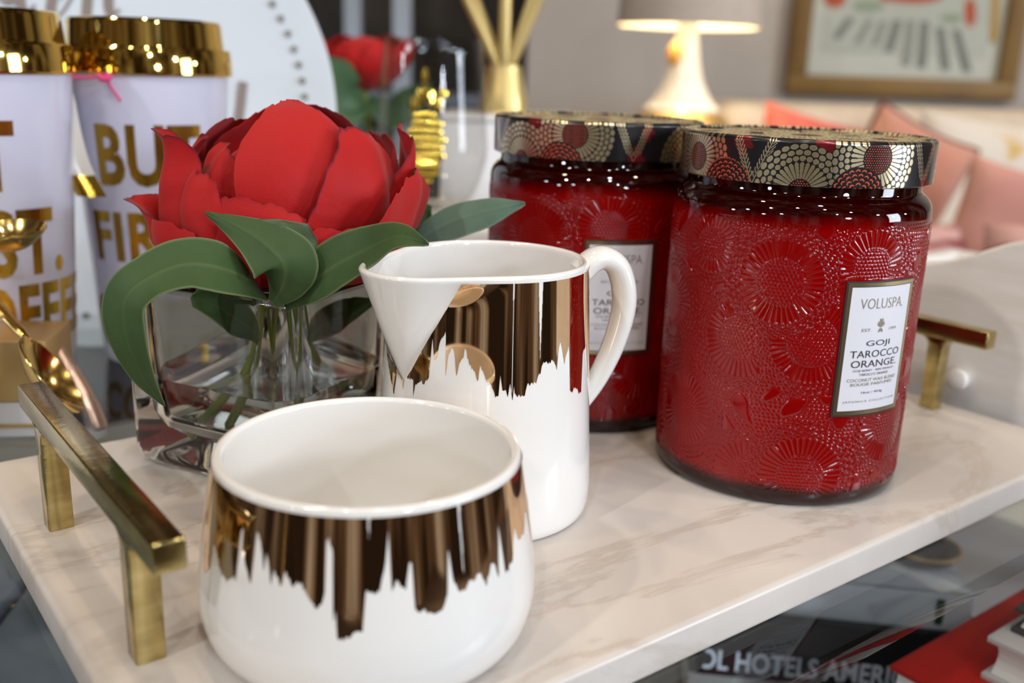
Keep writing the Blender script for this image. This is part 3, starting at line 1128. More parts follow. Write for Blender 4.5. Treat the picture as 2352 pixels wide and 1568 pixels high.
vase = thing('glass_vase', 'square clear glass vase of water holding the red peony', 'vase', (vC[0], vC[1], 0), VA)
hs = VS / 2
rows = [sq_loop(0.004, 0.003, 0.0008), sq_loop(hs - 0.012, 0.004, 0.0008), sq_loop(hs - 0.008, 0.006, 0.0), sq_loop(hs - 0.003, 0.007, 0.0005), sq_loop(hs - 0.0008, 0.007, 0.003), sq_loop(hs, 0.0065, 0.008),
        sq_loop(hs, 0.006, 0.030), sq_loop(hs, 0.006, VH - 0.002), sq_loop(hs - 0.0003, 0.006, VH - 0.0008), sq_loop(hs - 0.0012, 0.006, VH),
        sq_loop(hs - 0.0028, 0.009, VH), sq_loop(hs - 0.0034, 0.010, VH - 0.001), sq_loop(hs - 0.0036, 0.013, VH - 0.004), sq_loop(hs - 0.0042, 0.015, 0.040), sq_loop(hs - 0.0056, 0.015, 0.022),
        sq_loop(hs - 0.0085, 0.014, 0.0165), sq_loop(hs - 0.013, 0.012, 0.0142), sq_loop(0.006, 0.004, 0.0135)]
G = np.array(rows)
G = np.concatenate([np.broadcast_to(G[0].mean(0), G[:1].shape), G, np.broadcast_to(G[-1].mean(0), G[:1].shape)])
m_vglass = glass_mat('vase_glass', (0.985, 0.99, 0.985), 1.47)
grid_obj('glass', G, m_vglass, vase, cv=True, sharp=50, flip=True)
WZ = 0.0365
hw = hs - 0.0046
G = np.array([sq_loop(hs - 0.0135, 0.011, 0.01445), sq_loop(hs - 0.0088, 0.014, 0.0168), sq_loop(hs - 0.0059, 0.015, 0.0225), sq_loop(hw, 0.015, WZ - 0.0006), sq_loop(hw + 0.0002, 0.015, WZ), sq_loop(hw - 0.003, 0.013, WZ - 0.0004)])
G = np.concatenate([np.broadcast_to(G[0].mean(0), G[:1].shape), G, np.broadcast_to(G[-1].mean(0), G[:1].shape)])
grid_obj('water', G, glass_mat('water', (0.97, 0.98, 0.96), 1.33), vase, cv=True, sharp=50, flip=True)

# ---------------------------------------------------------------- peony


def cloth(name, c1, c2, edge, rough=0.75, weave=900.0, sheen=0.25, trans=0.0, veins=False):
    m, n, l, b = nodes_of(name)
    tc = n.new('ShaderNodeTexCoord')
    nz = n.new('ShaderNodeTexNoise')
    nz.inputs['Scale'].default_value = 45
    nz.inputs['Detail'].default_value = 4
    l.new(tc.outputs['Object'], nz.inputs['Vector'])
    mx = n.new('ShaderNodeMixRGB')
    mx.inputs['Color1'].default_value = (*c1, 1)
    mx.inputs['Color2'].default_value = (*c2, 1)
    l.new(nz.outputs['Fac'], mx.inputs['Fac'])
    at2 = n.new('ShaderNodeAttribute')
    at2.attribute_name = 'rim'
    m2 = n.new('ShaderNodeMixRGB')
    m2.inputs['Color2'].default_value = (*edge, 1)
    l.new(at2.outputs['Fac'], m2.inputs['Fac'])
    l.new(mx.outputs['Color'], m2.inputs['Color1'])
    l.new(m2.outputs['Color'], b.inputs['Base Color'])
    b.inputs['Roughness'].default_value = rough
    b.inputs['Sheen Weight'].default_value = sheen
    b.inputs['Specular IOR Level'].default_value = 0.25
    b2 = n.new('ShaderNodeBump')
    b2.inputs['Strength'].default_value = 0.35
    b2.inputs['Distance'].default_value = 0.0025
    cz = n.new('ShaderNodeTexNoise')
    cz.inputs['Scale'].default_value = 55
    cz.inputs['Detail'].default_value = 2.5
    cz.inputs['Distortion'].default_value = 0.6
    l.new(tc.outputs['Object'], cz.inputs['Vector'])
    l.new(cz.outputs['Fac'], b2.inputs['Height'])
    bp = n.new('ShaderNodeBump')
    bp.inputs['Strength'].default_value = 0.25
    bp.inputs['Distance'].default_value = 0.0004
    l.new(b2.outputs['Normal'], bp.inputs['Normal'])
    wv = n.new('ShaderNodeTexNoise')
    wv.inputs['Scale'].default_value = weave
    l.new(tc.outputs['Object'], wv.inputs['Vector'])
    l.new(wv.outputs['Fac'], bp.inputs['Height'])
    l.new(bp.outputs['Normal'], b.inputs['Normal'])
    if trans:
        tr = n.new('ShaderNodeBsdfTranslucent')
        l.new(m2.outputs['Color'], tr.inputs['Color'])
        ms = n.new('ShaderNodeMixShader')
        ms.inputs[0].default_value = trans
        l.new(b.outputs[0], ms.inputs[1])
        l.new(tr.outputs[0], ms.inputs[2])
        l.new(ms.outputs[0], n['Material Output'].inputs['Surface'])
    return m


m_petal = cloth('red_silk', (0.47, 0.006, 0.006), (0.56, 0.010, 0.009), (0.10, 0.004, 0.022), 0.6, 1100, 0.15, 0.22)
m_leaf = cloth('green_fabric_leaf', (0.032, 0.068, 0.020), (0.062, 0.112, 0.034), (0.18, 0.22, 0.10), 0.55, 1500, 0.04, 0.12)
m_leaf2 = cloth('grey_green_leaf', (0.09, 0.17, 0.12), (0.14, 0.23, 0.17), (0.25, 0.33, 0.25), 0.7, 1500, 0.2, 0.12)
m_stem = pmat('green_stem', (0.20, 0.27, 0.02), 0.4)


def thick_sheet(name, P, mat, parent, rim=None, th=0.00035):
    """grid sheet with a real thickness (front and back surfaces joined round the edge)"""
    nu, nv = P.shape[:2]
    du = np.gradient(P, axis=0)
    dv = np.gradient(P, axis=1)
    N = np.cross(du, dv)
    N /= np.maximum(np.linalg.norm(N, axis=-1, keepdims=True), 1e-12)
    A_, B_ = P + N * th / 2, P - N * th / 2
    V = np.concatenate([A_.reshape(-1, 3), B_.reshape(-1, 3)])
    f1 = grid_faces(nu, nv)
    f2 = grid_faces(nu, nv)[:, ::-1] + nu * nv
    idx = np.arange(nu * nv).reshape(nu, nv)
    loop = np.concatenate([idx[:, 0], idx[-1, 1:], idx[::-1, -1][1:], idx[0, ::-1][1:]])
    e0, e1 = loop[:-1], loop[1:]
    side = np.stack([e1, e0, e0 + nu * nv, e1 + nu * nv], -1)
    me = quads_mesh(name, V, np.concatenate([f1, f2, side]), True, 70)
    at3 = me.attributes.new('rim', 'FLOAT', 'POINT')
    if rim is not None and len(me.vertices) == len(V):
        at3.data.foreach_set('value', np.tile(rim.ravel(), 2).astype(np.float32))
    return link_mesh(name, me, mat, parent)


def petal(parent, az, wid, prof, side_drop=0.34, power=2.6, curl=0.0, tipcurl=0.0, wob=0.0015, seed=0, rim=0.0, twist=0.0, notch=0.0, rimpos=(-1, 1), mat=None):
    """petal wrapped on the bud: prof = (radius, height) from base to tip, wid = half width in degrees"""
    r = random.Random(seed)
    pr_ = smooth_prof(prof, 8)
    L = np.concatenate([[0], np.cumsum(np.linalg.norm(np.diff(pr_, axis=0), axis=1))])
    L /= L[-1]
    ns, nt = 45, 46
    s = np.linspace(-1, 1, ns)[None, :]
    t = np.linspace(0, 1, nt)[:, None]
    ph = [r.uniform(0, 6.28) for _ in range(6)]
    edge = 1 - side_drop * np.abs(s) ** power - notch * np.exp(-(s / 0.16) ** 2) + 0.016 * np.sin(s * 7 + ph[0]) + 0.010 * np.sin(s * 19 + ph[1]) + 0.006 * np.sin(s * 47 + ph[5])
    te = t * edge
    R0 = np.interp(te, L, pr_[:, 0])
    Z0 = np.interp(te, L, pr_[:, 1])
    w = R_(wid) * (0.42 + 0.58 * np.sin(np.clip(te * 1.25, 0, 1) * PI / 2))
    a = R_(az) + s * w + twist * te
    R1 = R0 + curl * np.abs(s) ** 2.2 * te + tipcurl * np.clip((te - 0.8) / 0.2, 0, 1) ** 2
    R1 = R1 + wob * te * (np.sin(s * 4.3 + ph[2] + te * 2) + 0.6 * np.sin(s * 8.7 + ph[3] - te * 4) + 0.35 * np.sin(te * 11 + s * 5 + ph[4]))
    Z1 = Z0 - np.abs(tipcurl) * 0.5 * np.clip((te - 0.86) / 0.14, 0, 1) ** 2
    P = np.stack([R1 * np.sin(a), -R1 * np.cos(a), Z1], -1)
    rm = None
    if rim:
        d = (edge - te)
        lo_, hi_ = rimpos
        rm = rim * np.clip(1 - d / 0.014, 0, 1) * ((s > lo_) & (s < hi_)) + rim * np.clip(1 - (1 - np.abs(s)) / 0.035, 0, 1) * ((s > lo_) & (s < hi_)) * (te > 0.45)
        rm = np.clip(rm, 0, 1)
    return thick_sheet('petal', P, mat or m_petal, parent, rm)


FC = at(652, 648, 0.385)
peony = thing('peony', 'large red silk peony with green leaves standing in the square glass vase', 'flower', tuple(FC))
peony.scale = (0.95, 0.95, 0.95)
VIEW = math.degrees(math.atan2(FC[0], FC[1]))     # the flower faces the photographer
peony.rotation_euler = (0, 0, R_(-VIEW))
mm = lambda q: [(a / 1000, b / 1000) for a, b in q]
PETALS = [
    # az, half width, profile mm (r, z), kwargs
    (0, 180, [(3, 2), (17, 14), (25, 34), (22, 50), (10, 58), (2, 59)], dict(side_drop=0, wob=0.001)),
    (178, 60, [(3, 2), (20, 10), (34, 32), (34, 52), (22, 66), (16, 71)], dict(wob=0.0018)),
    (140, 42, [(3, 2), (24, 10), (41, 32), (41, 52), (31, 66), (22, 72)], dict(rim=.8)),
    (-140, 40, [(3, 2), (24, 10), (40, 30), (41, 48), (33, 60), (26, 66)], dict(rim=.6)),
    (-100, 34, [(3, 2), (24, 9), (38, 28), (39, 44), (34, 54), (30, 60)], dict(rim=.6, wob=0.0024)),
    (-62, 34, [(3, 2), (20, 10), (30, 28), (32, 42), (28, 53), (22, 58)], dict(rim=.8, wob=0.0025)),
    (100, 36, [(3, 2), (24, 9), (42, 28), (46, 44), (44, 56), (41, 62)], dict(rim=.5)),
    (175, 45, [(3, 2), (26, 8), (45, 26), (48, 42), (44, 54), (40, 60)], dict()),
    (15, 40, [(3, 2), (24, 8), (38, 24), (42, 42), (36, 58), (24, 70), (13, 75)], dict(side_drop=.30, power=3.0, wob=0.0010, rim=.75, rimpos=(0.2, 1))),
    (-16, 42, [(3, 1), (33, 5), (45, 18), (46, 31), (43, 41)], dict(side_drop=.36, power=2.1, wob=0.001, rim=.3, curl=-0.001)),
    (49, 40, [(3, 2), (26, 7), (43, 22), (48, 40), (43, 57), (36, 66)], dict(side_drop=.42, power=2.2, wob=0.0014, rim=1.0, rimpos=(-1, 0.4))),
    (88, 27, [(3, 2), (27, 8), (46, 24), (52, 42), (52, 56), (50, 66)], dict(side_drop=.26, power=2.5, wob=0.0024, rim=.7, curl=-0.003)),
    (66, 38, [(3, 1), (36, 6), (52, 20), (58, 34), (59, 44), (57, 50)], dict(side_drop=.34, power=2.3, wob=0.0022, curl=0.003)),
    (-78, 33, [(3, 2), (30, 8), (46, 22), (46, 40), (42, 55), (40, 66)], dict(side_drop=.30, power=2.8, wob=0.0022, tipcurl=0.007, rim=.8, curl=-0.006)),
    (-48, 26, [(3, 2), (26, 8), (43, 20), (46, 32), (43, 43), (39, 49)], dict(side_drop=.36, power=2.4, wob=0.0018, rim=.4)),
    (-90, 34, [(3, 2), (34, 6), (48, 18), (50, 27), (51, 34), (52, 38)], dict(side_drop=.26, power=2.8, wob=0.0028, tipcurl=0.005, rim=.8)),
    (-60, 40, [(3, 1), (36, 4), (47, 13), (50, 22), (50, 30)], dict(side_drop=.30, power=2.4, wob=0.002)),
    (28, 46, [(3, 1), (36, 4), (48, 13), (53, 23), (54, 31)], dict(side_drop=.34, power=2.2, wob=0.001)),
    (130, 34, [(3, 2), (30, 6), (50, 20), (57, 34), (58, 42)], dict(side_drop=.4, power=1.9)),
    (-150, 36, [(3, 2), (30, 6), (48, 20), (54, 34), (54, 44)], dict(side_drop=.4, power=1.9)),
    (100, 13, [(3, 2), (30, 8), (50, 22), (56, 33), (59, 42)], dict(side_drop=.55, power=1.5, rim=.6)),
]
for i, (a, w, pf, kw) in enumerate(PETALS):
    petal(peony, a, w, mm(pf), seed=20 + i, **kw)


def leaf(name, parent, spine, widths, nrm, mat, fold=0.12, wave=0.0006, seed=0, rim=0.0, local=True, tipdark=0.0):
    """spine: world points; widths: half widths; nrm: facing hints per point"""
    r = random.Random(seed)
    sp = smooth_prof(spine, 9)
    k = len(sp)
    u = np.linspace(0, 1, k)
    w = np.interp(u, np.linspace(0, 1, len(widths)), widths)
    w = np.convolve(np.pad(w, 3, 'edge'), np.ones(7) / 7, 'valid')
    w[-1] = 0.0003
    nh = np.array(nrm, float)
    if nh.ndim == 1:
        nh = np.repeat(nh[None], len(spine), 0)
    nh = np.stack([np.interp(u, np.linspace(0, 1, len(nh)), nh[:, c]) for c in range(3)], -1)
    T = np.gradient(sp, axis=0)
    T /= np.linalg.norm(T, axis=1)[:, None]
    S = np.cross(T, nh)
    S /= np.linalg.norm(S, axis=1)[:, None]
    N = np.cross(S, T)
    s = np.linspace(-1, 1, 21)
    ph = r.uniform(0, 6)
    P = sp[:, None] + S[:, None] * (s[None, :, None] * w[:, None, None])
    lift = fold * np.abs(s)[None, :] ** 1.4 * w[:, None] + wave * np.sin(u[:, None] * 9 + s[None] * 2.5 + ph) * np.abs(s)[None]
    lift = lift + 0.0003 * np.exp(-(s[None] / 0.07) ** 2)
    P = P + N[:, None] * lift[..., None]
    if local:
        Mi = np.array(parent.matrix_basis.inverted())
        P = P @ Mi[:3, :3].T + Mi[:3, 3]
    rm = np.clip(np.abs(s)[None] - 0.90, 0, 0.1) * 8 * np.ones((k, 1))
    rm = np.maximum(rm, 0.35 * np.exp(-(s[None] / 0.06) ** 2) * (1 - u[:, None]))
    return thick_sheet(name, P, mat, parent, np.clip(rm, 0, 1), 0.0004)


bpy.context.view_layer.update()
mb = peony.matrix_basis


def A3(*q):
    return [at(*p) for p in q]


leaf('leaf', peony, A3((615, 705, .352), (590, 660, .338), (525, 622, .325), (430, 608, .318), (340, 640, .312), (288, 690, .309), (290, 770, .309), (325, 860, .313), (378, 932, .318)),
     [.0015, .0062, .0100, .0105, .0085, .0082, .0076, .0050, .0004],
     [(0, -.75, .65), (0, -.75, .65), (0.1, -.75, .65), (0.05, -.7, .7), (-.3, -.8, .5), (-.35, -.9, .2), (-.25, -.95, .1), (-.2, -1, .1), (-.1, -1, .1)], m_leaf, fold=0.08, seed=1)
leaf('leaf', peony, A3((628, 697, .336), (652, 650, .330), (652, 605, .327), (610, 560, .330), (545, 520, .334), (472, 487, .338)),
     [.0016, .0085, .0118, .0092, .0048, .0003], [(.1, -1, .2), (.1, -1, .25), (0, -1, .4), (0, -.9, .6), (0, -.8, .7), (0, -.8, .6)], m_leaf, fold=-0.14, seed=2)
leaf('leaf', peony, A3((655, 702, .340), (712, 652, .334), (778, 606, .330), (850, 570, .327), (915, 545, .322), (984, 562, .316)),
     [.0016, .0075, .0100, .0092, .0055, .0003], [(.2, -.9, .4), (.2, -.85, .55), (.15, -.75, .65), (.1, -.7, .7), (.1, -.7, .7), (.1, -.8, .6)], m_leaf, fold=0.14, seed=3)
leaf('leaf', peony, A3((935, 565, .400), (985, 535, .398), (1050, 505, .396), (1125, 484, .392), (1206, 468, .388)),
     [.0020, .0058, .0086, .0070, .0003], (0.1, -.75, .65), m_leaf2, fold=-0.1, seed=4)
leaf('sepal', peony, A3((642, 612, .3385), (645, 560, .3350), (645, 505, .3340)), [.0110, .0130, .0085], (0, -1, .25), cloth('browned_sepal', (0.07, 0.13, 0.05), (0.13, 0.16, 0.09), (0.12, 0.035, 0.03), 0.6, 1500, 0.15), fold=-0.2, seed=5)
leaf('leaf', peony, A3((612, 795, .362), (575, 755, .356), (515, 710, .350), (440, 680, .343)), [.0010, .0050, .0065, .0030], (0, -.9, .5), m_leaf, seed=6)
leaf('leaf', peony, A3((690, 800, .372), (740, 752, .373), (800, 712, .374), (866, 690, .375)), [.0010, .0050, .0055, .0006], (0, -.9, .5), m_leaf, seed=7)
leaf('leaf', peony, A3((985, 470, .415), (970, 510, .412), (945, 560, .405)), [.0010, .0045, .0030], (0, -1, .2), m_leaf, seed=8)
for q in (((640, 660, .372), (615, 760, .372), (560, 880, .374), (470, 985, .376)), ((650, 660, .378), (640, 780, .380), (600, 900, .384), (560, 985, .388)), ((655, 665, .384), (690, 770, .388), (740, 880, .392))):
    pth = np.array([np.array(mb.inverted()) @ np.append(x, 1) for x in smooth_prof(A3(*q), 6)])[:, :3]
    tube('stem', pth, 0.0021, m_stem, peony, 10)

# ---------------------------------------------------------------- travel tumblers with gold lids
m_tum = pmat('white_plastic', (0.68, 0.675, 0.81), 0.16, Coat_Weight=0.7, Coat_Roughness=0.05)
m_clear = pane_mat('clear_acrylic', (0.97, 0.97, 0.98), 0.03)
m_lidgold = pmat('polished_gold', (0.80, 0.54, 0.14), 0.07, 1.0)
m_foil = pmat('gold_foil_letters', (0.66, 0.40, 0.055), 0.22, 1.0)


def tum_r(z):
    return 0.0335 + (0.0432 - 0.0335) * (z / 0.160)


def tumbler(name, label, loc, items, tilt=0.0):
    t = thing(name, label, 'tumbler', loc)
    lathe('body', [(0.0001, 0.0012), (0.026, 0.0012), (0.0285, 0.0), (0.0315, 0.0012), (0.0333, 0.005), (tum_r(0.03), 0.03), (tum_r(0.09), 0.09), (0.0432, 0.160), (0.0405, 0.1602), (0.0392, 0.150), (0.030, 0.008), (0.0001, 0.007)], m_tum, t, 120, 30)
    lathe('lid', smooth_prof([(0.0434, 0.1602), (0.0452, 0.1604), (0.0454, 0.1620)], 3).tolist() + [(0.0448, 0.1730), (0.0443, 0.1740), (0.0416, 0.1743), (0.0412, 0.1753), (0.0402, 0.1865), (0.0395, 0.1883), (0.0378, 0.1890), (0.0360, 0.1880), (0.0345, 0.1830), (0.0001, 0.1825)], m_lidgold, t, 120, 30)
    wrap_text('lettering', items, tum_r, m_foil, t, 0.00025, 0.004)
    return t


tR = (-0.2065, 0.565, Z_TABLE)
tL = (-0.2610, 0.486, Z_TABLE)
tumbler('travel_tumbler', 'white travel tumbler with gold lid and gold letters behind the peony', tR,
        [('BUT', 17, 0.1190, 0.056, 0.0325, 0.035, 1.08), ('FIRST,', 22, 0.0730, 0.077, 0.0325, 0.035, 1.08), ('COFFEE', 16, 0.0270, 0.080, 0.0310, 0.035, 1.05)])
tumbler('travel_tumbler', 'white travel tumbler with gold lid cut off by the left frame edge', tL,
        [('BUT', 8, 0.1235, 0.056, 0.0325, 0.035, 1.08), ('FIRST.', 23, 0.0830, 0.078, 0.0325, 0.035, 1.08), ('COFFEE', 49, 0.0480, 0.080, 0.0300, 0.035, 1.05)])

# curled clear-and-gold hang tag on a pink cord, hanging from the tumbler's lid
m_tagc = pmat('tag_card', (0.66, 0.62, 0.56), 0.3, Coat_Weight=0.5)
m_pink = pmat('pink_cord', (0.70, 0.06, 0.22), 0.6)
tg = thing('hang_tag', 'curled pale hang tag on a pink cord between the two tumblers', 'tag', tuple(at(180, 300, 0.505)))
o0 = np.array(tg.location)
pts = [at(136, 180, .512), at(140, 235, .505), at(152, 310, .500), at(172, 385, .498), at(205, 452, .500)]
sp = smooth_prof(pts, 8) - o0
wd = np.interp(np.linspace(0, 1, len(sp)), [0, .25, .7, 1], [.0030, .0052, .0062, .0075])
S = np.array([0.75, 0.65, -0.1])
S /= np.linalg.norm(S)
G = np.array([[p + S * w * s + np.array([0, 0.004 * s * s, 0]) for s in np.linspace(-1, 1, 11)] for p, w in zip(sp, wd)])
thick_sheet('card', G, m_tagc, tg, th=0.0005)
G2 = np.array([[p + S * w * s + np.array([0, 0.004 * s * s - 0.0006, 0]) for s in np.linspace(-1, 1, 11)] for p, w in zip(sp[-7:], wd[-7:])])
thick_sheet('gold_corner', G2, m_foil, tg, th=0.0004)
tube('cord', smooth_prof([at(136, 182, .512), at(170, 178, .516), at(205, 178, .517), at(238, 176, .518), at(255, 200, .517), at(278, 232, .516)], 6) - o0, 0.0008, m_pink, tg, 8)
tube('knot', smooth_prof([at(226, 174, .5165), at(238, 182, .5155), at(252, 176, .5165), at(244, 170, .517)], 5) - o0, 0.0016, m_pink, tg, 8)

# ---------------------------------------------------------------- white plate on a stand
m_plate = pmat('white_enamel', (0.66, 0.715, 0.76), 0.12, Coat_Weight=0.6)
m_script = pmat('taupe_script', (0.24, 0.19, 0.165), 0.5)
m_dot = pmat('grey_dots', (0.22, 0.22, 0.20), 0.5)
pc = at(214, 248, 0.67)
PRAD = 551 / F_PX * float((pc - CAM) @ CF)
pl = thing('display_plate', 'large white round plate with dotted border propped upright behind the tumblers', 'plate', (pc[0], pc[1], pc[2]))
TILT = R_(9)
pl.rotation_euler = (PI / 2 - TILT, 0, R_(-math.degrees(math.atan2(pc[0], pc[1])) * 0.6))
lathe('dish', smooth_prof([(0.0001, -0.012), (PRAD * .4, -0.0105), (PRAD * .74, -0.006), (PRAD * .97, 0.001), (PRAD, 0.0030)], 6).tolist() +
      smooth_prof([(PRAD * .995, 0.0046), (PRAD * .96, 0.0038), (PRAD * .75, -0.0016), (PRAD * .4, -0.0062), (0.0001, -0.0080)], 6).tolist(), m_plate, pl, 160, 40)


def plate_z(r):
    return float(np.interp(r, [0, PRAD * .4, PRAD * .75, PRAD * .96], [-0.0080, -0.0062, -0.0016, 0.0038])) + 0.0006


for k in range(80):
    a = 2 * PI * k / 80
    r = PRAD * 473 / 545
    bm = bmesh.new()
    bmesh.ops.create_circle(bm, cap_ends=True, segments=14, radius=0.0024)
    for v in bm.verts:
        v.co = Vector((v.co.x + r * math.cos(a), v.co.y + r * math.sin(a), plate_z(r) + 0.0002))
    bm_obj('dot', bm, m_dot, pl, smooth=False)


def pen(name, strokes, width, parent, mat):
    """handwriting: pointed-pen ribbons on the plate face (local mm, relative to the centre)"""
    bm = bmesh.new()
    for st in strokes:
        q = smooth_prof([(a / 1000, b / 1000) for a, b in st], 8)
        T = np.gradient(q, axis=0)
        T /= np.linalg.norm(T, axis=1)[:, None]
        prev = None
        for p, d in zip(q, T):
            w = width * (0.28 + 0.72 * max(0, -d[1]) ** 1.5)
            n_ = np.array([-d[1], d[0]])
            a, b = p + n_ * w / 2, p - n_ * w / 2
            cur = [bm.verts.new((x[0], x[1], plate_z(math.hypot(*x)) + 0.0003)) for x in (a, b)]
            if prev:
                bm.faces.new((prev[0], prev[1], cur[1], cur[0]))
            prev = cur
    return bm_obj(name, bm, mat, parent, smooth=False)


def plx(px, py):
    s = PRAD / 551 * 1000
    return ((px - 214) * s, (248 - py) * s)


W = lambda *pp: [plx(*p) for p in pp]
for st_ in [
    W((60, -60), (52, 0), (42, 20), (30, 12), (38, -8), (58, -20)),
    W((78, -70), (70, 0), (72, 28), (84, 40), (100, 20)),
    W((150, -60), (138, 0), (132, 30), (136, 44), (152, 38), (172, 10), (180, -10), (168, -20), (150, 0)),
    W((222, -60), (212, 0), (206, 42)), W((208, 20), (226, -15), (246, -35), (256, -20), (256, 20), (262, 34), (280, 22)),
    W((549, 178), (545, 200), (541, 230), (536, 268), (544, 280))]:
    pen('script_letter', [st_], 0.0062, pl, m_script)
m_wire = pmat('dark_wire', (0.05, 0.045, 0.04), 0.4, 0.8)
st = thing('plate_stand', 'dark wire easel holding the white plate upright on the glass table', 'stand', (pc[0], pc[1] + 0.03, Z_TABLE))
for sx in (-0.05, 0.05):
    tube('side_wire', smooth_prof([(sx, -0.085, 0.0095), (sx, -0.080, 0.0022), (sx, -0.03, 0.0022), (sx, 0.012, 0.0025), (sx, 0.030, 0.09), (sx, 0.040, 0.17)], 6), 0.0020, m_wire, st, 8)
tube('cross_wire', [(-0.05, 0.031, 0.1), (0, 0.031, 0.1), (0.05, 0.031, 0.1)], 0.0018, m_wire, st, 8)

# ---------------------------------------------------------------- white risers, stemless glass, reeds
m_wht = pmat('white_lacquer', (0.78, 0.78, 0.80), 0.25)
b1 = at(1012, 260, 0.84)
b1r = at(1326, 268, 0.84)
bt = thing('display_box', 'tall white box behind the candle jars carrying the gold bottle', 'box', (b1[0], 0.84, Z_TABLE))
wb_ = b1r[0] - b1[0]
box('carton', (0, 0, 0), (wb_, 0.11, b1[2] - Z_TABLE - 0.006), m_wht, bt, 0.002, 2)
box('lid', (-0.0015, -0.0015, b1[2] - Z_TABLE - 0.0058), (wb_ + 0.0015, 0.1115, b1[2] - Z_TABLE), m_wht, bt, 0.002, 2)
m_cream = noise_mat('cream_stone', (0.66, 0.62, 0.55), (0.74, 0.70, 0.64), 12, rough=0.4)
g0 = at(1000, 492, 0.74)
RZ = float(g0[2])
rs = thing('low_riser', 'low cream riser under the stemless glass behind the peony', 'riser', (-0.06, 0.755, Z_TABLE))
box('top', (-0.052, -0.075, RZ - Z_TABLE - 0.012), (0.095, 0.075, RZ - Z_TABLE), m_cream, rs, 0.003, 3)
box('base', (-0.045, -0.066, 0), (0.085, 0.066, RZ - Z_TABLE - 0.0121), m_cream, rs, 0.002, 2)
gc = at(992, 300, 0.74)
gl = thing('stemless_glass', 'clear stemless glass with a gold foil motif behind the peony', 'glass', (gc[0], 0.74, RZ))
gh = float(at(985, 88, 0.74)[2]) - RZ
gp = [(0.0001, 0.0008), (0.016, 0.0), (0.022, 0.0015), (0.033, 0.016), (0.0412, 0.042), (0.0405, 0.066), (0.0355, gh - 0.001)]
gin = [(0.0341, gh - 0.001), (0.0391, 0.066), (0.0398, 0.042), (0.031, 0.017), (0.020, 0.0065), (0.0001, 0.0055)]
lathe('bowl', np.vstack([smooth_prof(gp, 6), [(0.0348, gh)], smooth_prof(gin, 6)]), pane_mat('thin_glass', (0.93, 0.93, 0.92), 0.02), gl, 96, 60)


def gl_r(z):
    return float(np.interp(z, [0.0015, 0.016, 0.042, 0.066, gh], [0.022, 0.033, 0.0412, 0.0405, 0.0355]))


m_gfoil = pmat('bright_gold_foil', (0.95, 0.68, 0.12), 0.12, 1.0)
bm = bmesh.new()


def foil(bm, az, z, w, h):
    vs = []
    for t in np.linspace(0, 2 * PI, 10, endpoint=False):
        zz_ = z + h / 2 * math.sin(t)
        a = R_(az) + w / 2 * math.cos(t) / gl_r(z)
        r = gl_r(zz_) + 0.0008
        vs.append(bm.verts.new((r * math.sin(a), -r * math.cos(a), zz_)))
    c = bm.verts.new(((gl_r(z) + 0.0024) * math.sin(R_(az)), -(gl_r(z) + 0.0024) * math.cos(R_(az)), z))
    for i in range(10):
        bm.faces.new((vs[i], vs[(i + 1) % 10], c))


r_ = random.Random(2)
for j in range(9):                      # scales of the lower body
    z = 0.030 + j * 0.0055
    half = 15 * math.sin(PI * (j + 1) / 11)
    for k in range(-2, 3):
        foil(bm, -3 + k * half / 2 + (3 if j % 2 else 0), z, 0.0062, 0.0052)
for (a, z, w, h) in ((-3, .088, .005, .016), (-9, .085, .004, .014), (4, .086, .004, .014), (-15, .081, .004, .010), (12, .082, .005, .011), (-3, .100, .005, .012), (16, .089, .006, .007)):
    foil(bm, a, z, w, h)
bm_obj('gold_motif', bm, m_gfoil, gl, sharp=20)

m_reed = pmat('pale_gold_reed', (0.66, 0.50, 0.20), 0.38, 0.75)
rd0 = at(1155, 262, 0.895)
rd = thing('reed_diffuser', 'gold bottle of thick gold reeds standing on the white box', 'diffuser', (rd0[0], 0.895, b1[2]))
lathe('bottle', smooth_prof([(0.0001, 0.0005), (0.020, 0.0), (0.0215, 0.002), (0.0205, 0.012), (0.0175, 0.026), (0.0155, 0.036), (0.0150, 0.040)], 5).tolist() + [(0.0125, 0.040), (0.0122, 0.02), (0.0001, 0.004)], m_reed, rd, 64, 40)
for (ax, ay, tx, ty, rr__) in ((-0.006, 0.0, -0.058, 0.0, .0062), (-0.0045, .004, -0.046, .012, .0055), (0.0, -.003, -0.001, -.004, .0066), (0.005, .002, 0.045, .004, .0062), (0.004, -.004, 0.036, -.012, .0050)):
    tube('reed', [(ax * .3, ay * .3, 0.012), (ax, ay, 0.040), ((ax + tx) / 2, (ay + ty) / 2, 0.09), (tx, ty, 0.145)], rr__ * 0.78, m_reed, rd, 12)

# ---------------------------------------------------------------- second peony, far left of the glass
m_green2 = pmat('dark_leaf', (0.06, 0.13, 0.055), 0.6)
f0 = at(838, 215, 0.93)
pe2 = thing('peony', 'second red peony with a green leaf, standing beyond the white plate\'s rim', 'flower', tuple(f0))
for i, (a, w, pf) in enumerate(((0, 180, [(2, 2), (16, 12), (24, 30), (20, 44), (3, 50)]), (-70, 45, [(3, 2), (24, 10), (40, 28), (42, 42), (36, 50)]), (75, 42, [(3, 2), (24, 10), (40, 28), (44, 42), (42, 50)]),
                                 (-20, 40, [(3, 2), (20, 8), (34, 20), (38, 32), (36, 42)]), (35, 40, [(3, 2), (20, 8), (34, 20), (38, 34), (35, 46)]), (150, 60, [(3, 2), (24, 10), (38, 28), (40, 44), (32, 53)]), (-140, 55, [(3, 2), (24, 10), (38, 28), (40, 42), (32, 51)]))):
    petal(pe2, a, w, mm(pf), seed=60 + i, side_drop=0.0 if w == 180 else .4, power=2.0)
bpy.context.view_layer.update()
